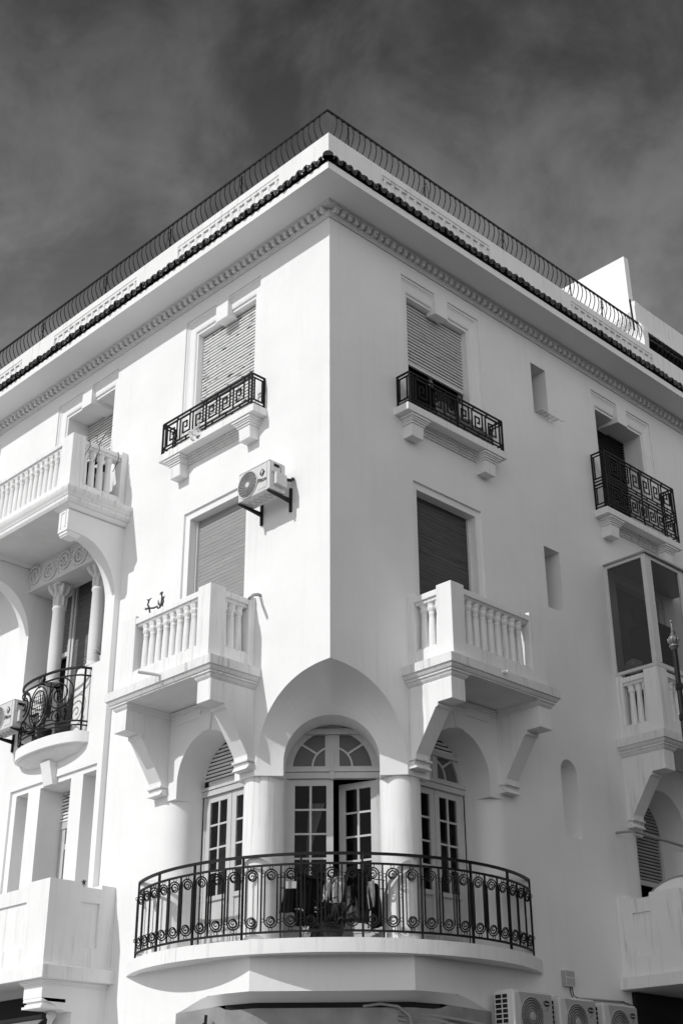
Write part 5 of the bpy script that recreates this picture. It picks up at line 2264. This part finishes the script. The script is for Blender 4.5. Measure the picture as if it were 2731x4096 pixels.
# awning at the lower left
u = empty('awning', FA(6, 0.9, 3.2))
tag(u, 'grey canvas awning with white roller end under the lower left balcony', 'awning')
q = MB(FA)
q.strip([(4.42, 0.62, 3.37), (9.0, 0.62, 3.34)], [(4.75, 1.3, 2.75), (9.0, 1.3, 2.72)], smooth=False)
q.build('canopy', AWN, u)
q = MB(FA)
q.tube([(4.42, 0.62, 3.35), (9.0, 0.62, 3.33)], 0.05, 10)
q.build('roller', DARK, u)
q = MB(FA)
q.tube([(4.36, 0.64, 3.36), (4.30, 0.65, 3.36)], 0.055, 16)
q.tube([(4.30, 0.66, 3.34), (4.27, 0.70, 3.28), (4.27, 0.70, 3.1), (4.27, 0.62, 2.9)], 0.035, 8, rs=[0.045, 0.035, 0.03, 0.03])
q.build('end_cap', ACW, u)

# street lamp standard at right edge
LP = Vector((0, 0, 0))


def ray_dir(px, py):
    return (fw * 5336.1 + r2 * (px - 1365.5) - u2 * (py - 2048)).normalized()


d_ = ray_dir(2681, 2480)
hd = math.hypot(d_.x, d_.y)
DL = 12.5
top = Vector((10.79917, -10.41047, 1.6)) + d_ * (DL / hd)
u = empty('street_lamp', (top.x, top.y, 0))
tag(u, 'dark lamp standard with ball and spike finial at the right edge', 'street lamp')
sc = 0.93
zt = top.z
q = MB()
q.lathe([(0.0, 0.0), (0.010, -0.003), (0.0155, -0.012), (0.016, -0.02), (0.011, -0.03), (0.007, -0.034), (0.008, -0.036), (0.013, -0.135), (0.017, -0.137), (0.024, -0.142), (0.024, -0.15),
         (0.017, -0.153), (0.03, -0.162), (0.042, -0.180), (0.046, -0.20), (0.044, -0.225), (0.03, -0.25), (0.03, -0.258), (0.046, -0.262), (0.048, -0.272), (0.045, -0.28), (0.034, -0.285), (0.032, -0.30), (0.025, -0.306)], (top.x, top.y, zt), 24)
for k in range(10):
    a = 2 * PI * k / 10
    ca, sa = math.cos(a), math.sin(a)
    q.tube([(top.x + 0.03 * ca, top.y + 0.03 * sa, zt - 0.25), (top.x + 0.047 * ca, top.y + 0.047 * sa, zt - 0.225), (top.x + 0.052 * ca, top.y + 0.052 * sa, zt - 0.198), (top.x + 0.056 * ca, top.y + 0.056 * sa, zt - 0.194)], 0.008, 5, rs=[0.006, 0.009, 0.007, 0.003])
q.build('finial', BRASS, u)
q = MB()
q.lathe([(0.0245, -0.305), (0.026, -1.0), (0.035, -3.0), (0.055, -zt + 0.6), (0.10, -zt + 0.5), (0.11, -zt)], (top.x, top.y, zt), 20)
q.build('pole', IRON, u)
q = MB()
for dz in (-0.68, -0.98):
    q.lathe([(0.0, -0.03), (0.04, -0.03), (0.042, 0.0), (0.04, 0.03), (0.0, 0.03)], (top.x, top.y, zt + dz), 4, smooth=False)
    q.tube([(top.x, top.y, zt + dz), (top.x + 0.05, top.y + 0.05, zt + dz), (top.x + 0.10, top.y + 0.10, zt + dz + (0.06 if dz > -.8 else -.02)), (top.x + 0.3, top.y + 0.3, zt + dz + 0.1)], 0.016, 8)
q.build('arm_clamp', IRON, u)

# ------------------------------------------------------------ plants


def blade(q, base, tipv, w_, bend, n=7):
    A, C_ = [], []
    b = Vector(base)
    t = Vector(tipv)
    side = (t - b).cross(Vector((random.uniform(-1, 1), random.uniform(-1, 1), 0.2))).normalized()
    for i in range(n + 1):
        u_ = i / n
        p = b.lerp(t, u_) + Vector(bend) * math.sin(PI * u_) * .5
        ww = w_ * (math.sin(PI * min(1, 0.25 + u_ * 0.75))) * 0.5 + 0.001
        tw = side * ww
        A.append(tuple(p + tw))
        C_.append(tuple(p - tw))
    q.strip(A, C_)


def pot(prof, c, m_, parent, name='pot'):
    q = MB()
    q.lathe(prof, c, 24)
    q.lathe([(0.0, prof[-1][1] - 0.03), (prof[-1][0] * 0.9, prof[-1][1] - 0.03)], c, 24)
    return q.build(name, m_, parent)


def snake_plant(p, h, n, label):
    u = empty('potted_plant', p)
    tag(u, label, 'potted plant')
    pot([(0.07, 0), (0.10, 0.02), (0.115, 0.10), (0.10, 0.16), (0.12, 0.18), (0.12, 0.2)], p, POT, u)
    q = MB()
    for i in range(n):
        a = random.uniform(0, 2 * PI)
        r_ = random.uniform(0.0, 0.05)
        b = Vector(p) + Vector((r_ * math.cos(a), r_ * math.sin(a), 0.17))
        hh = h * random.uniform(0.6, 1.0)
        t = b + Vector((math.cos(a) * 0.09, math.sin(a) * 0.09, hh))
        blade(q, b, t, 0.045, (0.02, 0.02, 0))
    q.build('leaves', LEAF, u)
    return u


snake_plant(FA(5.40, 0.18, 7.25), 0.62, 14, 'potted snake plant behind the right scroll of the bowed balconette')
snake_plant(FA(6.22, 0.02, 7.25), 1.15, 6, 'tall thin snake plant rising left of the first loggia column')
# bucket with mop frame
p = FA(5.85, 0.20, 7.247)
u = empty('bucket', p)
tag(u, 'dark bucket with wire handle on the bowed balconette', 'bucket')
pot([(0.085, 0), (0.115, 0.2), (0.12, 0.21)], p, POT, u, 'body')
q = MB()
q.tube([(p.x + 0.12 * math.cos(a), p.y - 0.06, p.z + 0.14 + 0.10 * -abs(math.sin(a))) for a in [PI * i / 12 for i in range(13)]], 0.004, 5)
q.build('handle', IRON, u)
# aloe on the loggia parapet
p = FA(4.78, 0.0, 8.27)
u = empty('aloe_plant', p)
tag(u, 'small aloe in a pale pot on the loggia parapet by the right column', 'potted plant')
pot([(0.035, 0), (0.05, 0.10), (0.052, 0.11)], p, CLOTHW, u)
q = MB()
for (dx, dz, w_) in ((-0.22, 0.17, .02), (-0.19, 0.10, .02), (-0.10, 0.2, .015), (0.06, 0.16, .015), (-.05, .24, .01)):
    blade(q, p + Vector((0, 0, 0.09)), p + Vector((dx, -0.06, 0.09 + dz)), w_, (0, 0, 0.06))
q.build('leaves', LEAF, u)
# spiny crown-of-thorns on the left middle balcony
p = FA(2.62, 0.60, 8.30)
u = empty('thorny_plant', p)
tag(u, 'spiny branching plant with tiny flowers above the sunlit balustrade', 'plant')
q = MB()
br = [[(0, 0), (-0.04, 0.05), (-0.10, 0.05), (-0.17, 0.07), (-0.21, 0.12), (-0.19, 0.17)],
      [(0, 0), (0.03, 0.06), (0.04, 0.13), (0.03, 0.18)], [(-0.16, 0.0), (-0.17, 0.05), (-0.20, 0.08), (-.24, .075)], [(0.02, 0.03), (0.07, 0.07), (0.06, 0.12)]]
tips = []
for b in br:
    pts = [p + Vector((x * 1.25, -0.02, z * 1.2)) for x, z in b]
    q.tube([tuple(v) for v in pts], 0.012, 6)
    for i in range(len(pts) - 1):
        for k in range(7):
            c = pts[i].lerp(pts[i + 1], k / 7)
            a = random.uniform(0, 6.28)
            v = Vector((math.cos(a), 0.3 * math.sin(a * 2), math.sin(a))) * 0.02
            q.tube([tuple(c), tuple(c + v)], 0.0016, 3, rs=[0.003, 0.0006])
    tips.append(pts[-1])
q.build('stems', LEAF, u)
q = MB()
for t in tips:
    for k in range(7):
        v = Vector((random.uniform(-.05, .05), random.uniform(-.02, .02), random.uniform(-0.01, .03)))
        blade(q, t, t + v, 0.018, (0, 0, 0.005), 4)
for x, z in ((0.01, 0.02), (0.05, 0.10), (0.08, 0.02), (-0.02, 0.07)):
    c = p + Vector((x, -0.02, z))
    blade(q, c, c + Vector((-0.01, 0, 0.09)), 0.02, (0, 0, 0), 5)
q.build('leaves', LEAF, u)
# little succulent on lower-left parapet
p = FA(4.20, 0.40, 4.913)
u = empty('succulent', p)
tag(u, 'tiny spiky succulent on the lower left balcony parapet', 'plant')
q = MB()
q.tube([tuple(p), tuple(p + Vector((0, 0, 0.07)))], 0.006, 5)
for k in range(26):
    a = random.uniform(0, 6.28)
    e = random.uniform(-0.3, 1.3)
    v = Vector((math.cos(a) * math.cos(e), math.sin(a) * math.cos(e), math.sin(e))) * 0.055
    blade(q, p + Vector((0, 0, 0.07)), p + Vector((0, 0, 0.07)) + v, 0.01, (0, 0, 0), 3)
q.build('leaves', LEAF, u)
# crumbs of stuff seen through the balusters of the left middle balcony
p = FA(2.35, 0.45, 7.28)
u = empty('potted_plant', p)
tag(u, 'dark potted plant half hidden behind the sunlit balustrade', 'potted plant')
pot([(0.10, 0), (0.14, 0.28), (0.15, 0.3)], p, POT, u)
q = MB()
for k in range(40):
    a = random.uniform(0, 6.28)
    b = p + Vector((0, 0, 0.3))
    v = Vector((math.cos(a) * 0.3, math.sin(a) * 0.15, random.uniform(0.2, 0.5)))
    blade(q, b, b + v, 0.03, (0, 0, 0.03), 4)
q.build('leaves', LEAF, u)

# ------------------------------------------------------------ laundry and pots on the corner balcony


def garment(f, outline_l, outline_r, c, n0, m_, label, cat, folds=5, amp=0.02, name=None, thick=0.008, solid_m=None):
    """outline_l / outline_r: lists of (x, z) down the left and right edges"""
    rows = len(outline_l)
    cols = 22
    q = MB(f)
    G = []
    ph = random.uniform(0, 6)
    for j in range(rows):
        xl, zl = outline_l[j]
        xr, zr = outline_r[j]
        xl, xr = xl * 1.3, xr * 1.3
        row = []
        for i in range(cols + 1):
            u_ = i / cols
            x = xl + (xr - xl) * u_
            z = zl + (zr - zl) * u_
            v = j / max(rows - 1, 1)
            dd = amp * (0.25 + v) * math.sin(u_ * folds * 2 * PI + ph + v * 0.8) + amp * .5 * math.sin(u_ * folds * 3.7 + ph * 2)
            row.append((c + x, n0 + dd, z))
        G.append(row)
    back = [[(p[0], p[1] - thick, p[2]) for p in row] for row in G]
    for a, b in zip(G[:-1], G[1:]):
        q.strip(a, b)
    for a, b in zip(back[:-1], back[1:]):
        q.strip(a, b)
    o = q.build(name or 'garment', m_)
    tag(o, label, cat)
    return o


def gl(pts, n=6):
    out = []
    for a, b in zip(pts[:-1], pts[1:]):
        for i in range(n):
            out.append((a[0] + (b[0] - a[0]) * i / n, a[1] + (b[1] - a[1]) * i / n))
    out.append(pts[-1])
    return out


# clothes line
NL = -0.93
q = MB(FC)
q.tube([(-0.62, NL, 4.70), (-0.3, NL, 4.72), (0.0, NL, 4.715), (0.3, NL, 4.70), (0.62, NL, 4.66)], 0.006, 6)
q.tube([(-0.60, NL - .1, 4.60), (0.62, NL - .1, 4.58)], 0.006, 6)
q.tube([(-0.60, NL, 4.70), (-0.60, NL - .1, 4.02)], 0.008, 6)
q.tube([(0.60, NL, 4.66), (0.60, NL - .1, 4.02)], 0.008, 6)
tag(q.build('clothes_rack', IRON), 'thin clothes rack loaded with washing behind the corner balcony railing', 'clothes rack')
garment(FC, gl([(-0.08, 4.57), (-0.095, 4.45), (-0.13, 4.30)]), gl([(0.08, 4.57), (0.09, 4.45), (0.13, 4.30)]), -0.45, NL, CLOTHB, 'black shorts hung at the left end of the rack', 'shorts', 3, 0.012, 'shorts')
q = MB(FC)
q.box(-0.54, -0.40, NL - .004, NL + 0.012, 4.575, 4.655)
tag(q.build('waistband_cloth', CLOTHW), 'pale folded cloth pegged above the black shorts', 'cloth')
garment(FC, gl([(-0.06, 4.72), (-0.09, 4.5), (-0.07, 4.28)]), gl([(0.06, 4.72), (0.08, 4.5), (0.08, 4.28)]), -0.29, NL + .01, CLOTHB, 'black striped-cuff top beside the black shorts', 'shirt', 3, 0.014, 'shirt')
JER = garment(FC, gl([(-0.09, 4.66), (-0.10, 4.45), (-0.085, 4.26)]), gl([(0.09, 4.66), (0.10, 4.45), (0.09, 4.26)]), -0.13, NL + .015, CLOTHB, 'black jersey with two pale stripes left of the pale jersey', 'jersey', 4, 0.012, 'jersey')
q = MB(FC)
for z in (4.35, 4.333):
    q.tube([(-0.20 + i * .02, NL + 0.034 + 0.006 * math.sin(i), z + .003 * math.sin(i * .8)) for i in range(6)], 0.004, 4)
q.tube([(-0.43 + 0.012 * i, NL + 0.03, 4.33 + 0.018 * math.sin(i * 2.2)) for i in range(9)], 0.005, 4)
q.tube([(-0.20 + 0.012 * i, NL + 0.034, 4.30 + 0.012 * math.sin(i * 2.6)) for i in range(9)], 0.004, 4)
q.build('trim', CLOTHW, JER)
JEP = garment(FC, gl([(-0.05, 4.68), (-0.09, 4.60), (-0.10, 4.42), (-0.05, 4.40)], 4), gl([(0.09, 4.72), (0.10, 4.62), (0.09, 4.48), (0.08, 4.40)], 4), 0.02, NL + .03, CLOTHW, 'pale jersey with dark V neck in the middle of the rack', 'jersey', 3, 0.02, 'jersey')
q = MB(FC)
q.tube([(-0.015, NL + .062, 4.67), (-0.005, NL + .066, 4.62), (0.0, NL + 0.068, 4.605), (0.02, NL + .066, 4.63), (0.035, NL + .062, 4.66)], 0.006, 5)
q.tube([(-0.08, NL + .05, 4.43), (-0.03, NL + .06, 4.41)], 0.004, 5)
q.tube([(0.0, NL + .055, 4.45), (0.08, NL + .055, 4.47)], 0.005, 5)
q.build('collar', CLOTHB, JEP)
garment(FC, gl([(-0.10, 4.60), (-0.12, 4.4), (-0.16, 4.2)]), gl([(0.10, 4.60), (0.13, 4.4), (0.14, 4.24)]), 0.13, NL, CLOTHG, 'grey pleated skirt right of the pale jersey', 'skirt', 7, 0.016, 'skirt')
garment(FC, gl([(-0.05, 4.80), (-0.11, 4.6), (-0.13, 4.42)]), gl([(0.06, 4.79), (0.10, 4.58), (0.14, 4.30)]), 0.30, NL + .01, CLOTHB, 'long black dress hung high right of the skirt', 'dress', 3, 0.018, 'dress')
garment(FC, gl([(-0.03, 4.64), (-0.035, 4.5), (-0.02, 4.33)]), gl([(0.03, 4.66), (0.035, 4.5), (0.03, 4.36)]), 0.455, NL + .02, CLOTHW, 'narrow pale patterned top pegged right of the black dress', 'shirt', 3, 0.01, 'shirt')
garment(FC, gl([(-0.03, 4.64), (-0.04, 4.4), (-0.05, 4.10)]), gl([(0.02, 4.62), (0.05, 4.4), (0.055, 4.14)]), 0.51, NL, CLOTHB, 'black trousers hung at the right end of the rack', 'trousers', 2, 0.012, 'trousers')
garment(FC, gl([(-0.12, 4.70), (-0.14, 4.5), (-0.12, 4.16)]), gl([(0.12, 4.70), (0.14, 4.45), (0.15, 4.12)]), -0.27, NL - .08, CLOTHB, 'black coat hanging behind the jerseys at the left', 'coat', 3, 0.014, 'coat')
garment(FC, gl([(-0.10, 4.74), (-0.13, 4.5), (-0.12, 4.22)]), gl([(0.10, 4.74), (0.14, 4.5), (0.12, 4.18)]), 0.27, NL - .08, CLOTHD, 'dark grey coat hanging behind the black dress', 'coat', 3, 0.014, 'coat')
p = FC(-0.02, -0.98, 3.978)
u = empty('planter', p)
tag(u, 'big dark round planter on the corner balcony floor', 'planter')
pot([(0.12, 0), (0.14, 0.05), (0.165, 0.14), (0.165, 0.155), (0.185, 0.16), (0.185, 0.2), (0.175, 0.2)], p, POT, u)
q = MB()
random.seed(21)
for k in range(70):
    a = random.uniform(0, 6.28)
    b = p + Vector((math.cos(a) * .08, math.sin(a) * .08, 0.17))
    v = Vector((math.cos(a) * random.uniform(.05, .3), math.sin(a) * 0.15, random.uniform(0.05, 0.34)))
    blade(q, b, b + v, 0.04, (0, 0, 0.05), 5)
q.build('leaves', mat('dark leaf', 0.025, 0.7, var=0.4, vscale=20), u)
p = FC(-0.22, -1.0, 3.978)
u = empty('planter', p)
tag(u, 'smaller dark planter draped with a pale cloth left of the big one', 'planter')
pot([(0.07, 0), (0.10, 0.12), (0.105, 0.14)], p, POT, u)
q = MB(FC)
rows = []
for j in range(6):
    rows.append([(-0.36 + 0.11 * i / 10 + .01 * math.sin(j), -0.90 - 0.02 * math.sin(i * 1.4 + j) + 0.01 * j, 4.14 - 0.03 * j + 0.012 * math.sin(i * 1.7)) for i in range(11)])
for a, b in zip(rows[:-1], rows[1:]):
    q.strip(a, b)
tag(q.build('rag', CLOTHW), 'crumpled pale rag over the small planter', 'rag')
q = MB(FC)
pts = [(0.33 + 0.25 * i / 12, -0.95, 4.26 - 0.28 * (i / 12) + 0.015 * math.sin(i * 1.5)) for i in range(13)]
q.tube(pts, 0.003, 4)
u = empty('trailing_vine', FC(0.4, -0.95, 3.98))
tag(u, 'thin trailing vine with few leaves right of the planter', 'plant')
q.build('stem', LEAF, u)
q = MB(FC)
for i in range(2, 13, 2):
    c = Vector(pts[i])
    q.add([tuple(c), tuple(c + Vector((0.025, 0.01, -0.02))), tuple(c + Vector((0.02, 0.01, -0.05))), tuple(c + Vector((-0.005, 0.0, -0.035)))], [(0, 1, 2, 3)])
q.build('leaves', LEAF, u)

# plastic sheeting behind the right balconette
q = MB(FB)
rows = []
for j in range(8):
    rows.append([(1.75 + 1.4 * i / 30, 0.17 + 0.03 * math.sin(i * 1.1 + j * .9) + 0.02 * math.sin(i * 2.7), 11.07 + (0.36 - 0.16 * i / 30) * j / 7 + 0.01 * math.sin(i * 2.1)) for i in range(31)])
for a, b in zip(rows[:-1], rows[1:]):
    q.strip(a, b, smooth=False)
tag(q.build('plastic_sheet', SHEET), 'crumpled plastic sheeting behind the key-pattern railing on the shaded wall', 'plastic sheet')
q = MB(FB)
rows = []
for j in range(5):
    rows.append([(1.42 + 0.45 * i / 10, 0.205 + 0.01 * math.sin(i * 1.6), 11.52 - 0.09 * j + .01 * math.sin(i)) for i in range(11)])
for a, b in zip(rows[:-1], rows[1:]):
    q.strip(a, b)
tag(q.build('black_cloth', CLOTHB), 'black cloth hung over the left end of the railing on the shaded wall', 'cloth')
# torn plastic bag on the left balconette
q = MB(FA)
rows = []
for j in range(6):
    rows.append([(2.38 + 0.24 * i / 9 + 0.02 * math.sin(j), 0.265 + 0.03 * math.sin(i * 1.3 + j), 11.20 - 0.035 * j - 0.05 * math.sin(PI * i / 9) + 0.01 * math.sin(i * 3)) for i in range(10)])
for a, b in zip(rows[:-1], rows[1:]):
    q.strip(a, b, smooth=False)
tag(q.build('plastic_bag', CLOTHW), 'torn pale plastic bag caught under the key-pattern railing on the sunlit wall', 'plastic bag')
# clutter behind the top-left balustrade
p = FA(5.0, 0.45, 10.64)
u = empty('plant_stand', p)
tag(u, 'dark plant stand behind the end balusters of the top balcony', 'plant stand')
q = MB()
for dx in (-.12, .12):
    for dy in (-.1, .1):
        q.tube([(p.x + dx, p.y + dy, p.z), (p.x + dx, p.y + dy, p.z + 0.75)], 0.012, 6)
for dz in (0.25, 0.5, 0.75):
    q.box(p.x - .16, p.x + .16, p.y - .13, p.y + .13, p.z + dz - 0.01, p.z + dz)
q.build('frame', IRON, u)
q = MB()
q.box(-4.95, -4.75, -0.60, -0.35, 10.64, 11.15)
q.box(-4.94, -4.76, -0.59, -0.36, 11.15, 11.17)
tag(q.build('storage_bin', CLOTHB), 'dark storage bin behind the end balusters of the top balcony', 'bin')
q = MB(FA)
q.box(4.72, 4.90, 0.16, 0.34, 10.64, 11.30)
tag(q.build('white_crate', CLOTHW, bevel=0.01), 'tall white box behind the end balusters of the top balcony', 'box')
# loose wires over the top balcony rail
q = MB(FA)
for dd, l_ in ((0.72, 0.16), (0.55, 0.20), (0.19, 0.24)):
    q.tube([(4.58, dd + .03, 11.60), (4.50, dd, 11.59), (4.495, dd - 0.01, 11.50), (4.50, dd + 0.03, 11.48 - l_ * .5), (4.53, dd + 0.06, 11.48 - l_)], 0.005, 5)
tag(q.build('wire', IRON), 'loose dark wires tied over the end rail of the top balcony', 'wire')
q = MB(FA)
q.tube([(5.1, 0.05, 12.25), (5.12, 0.2, 11.9), (5.1, 0.3, 11.65)], 0.006, 5)
for k in range(14):
    z = 11.68 + k * 0.035
    a = k * 2.4
    q.tube([(5.11, 0.2, z), (5.11 + 0.04 * math.cos(a), 0.2 + .02, z + 0.02)], 0.005, 4)
q.tube([(4.98, 0.02, 12.35), (5.25, 0.3, 11.65)], 0.003, 4)
tag(q.build('dried_vine', LEAF), 'dried vine on a string in front of the deep-set top window', 'plant')
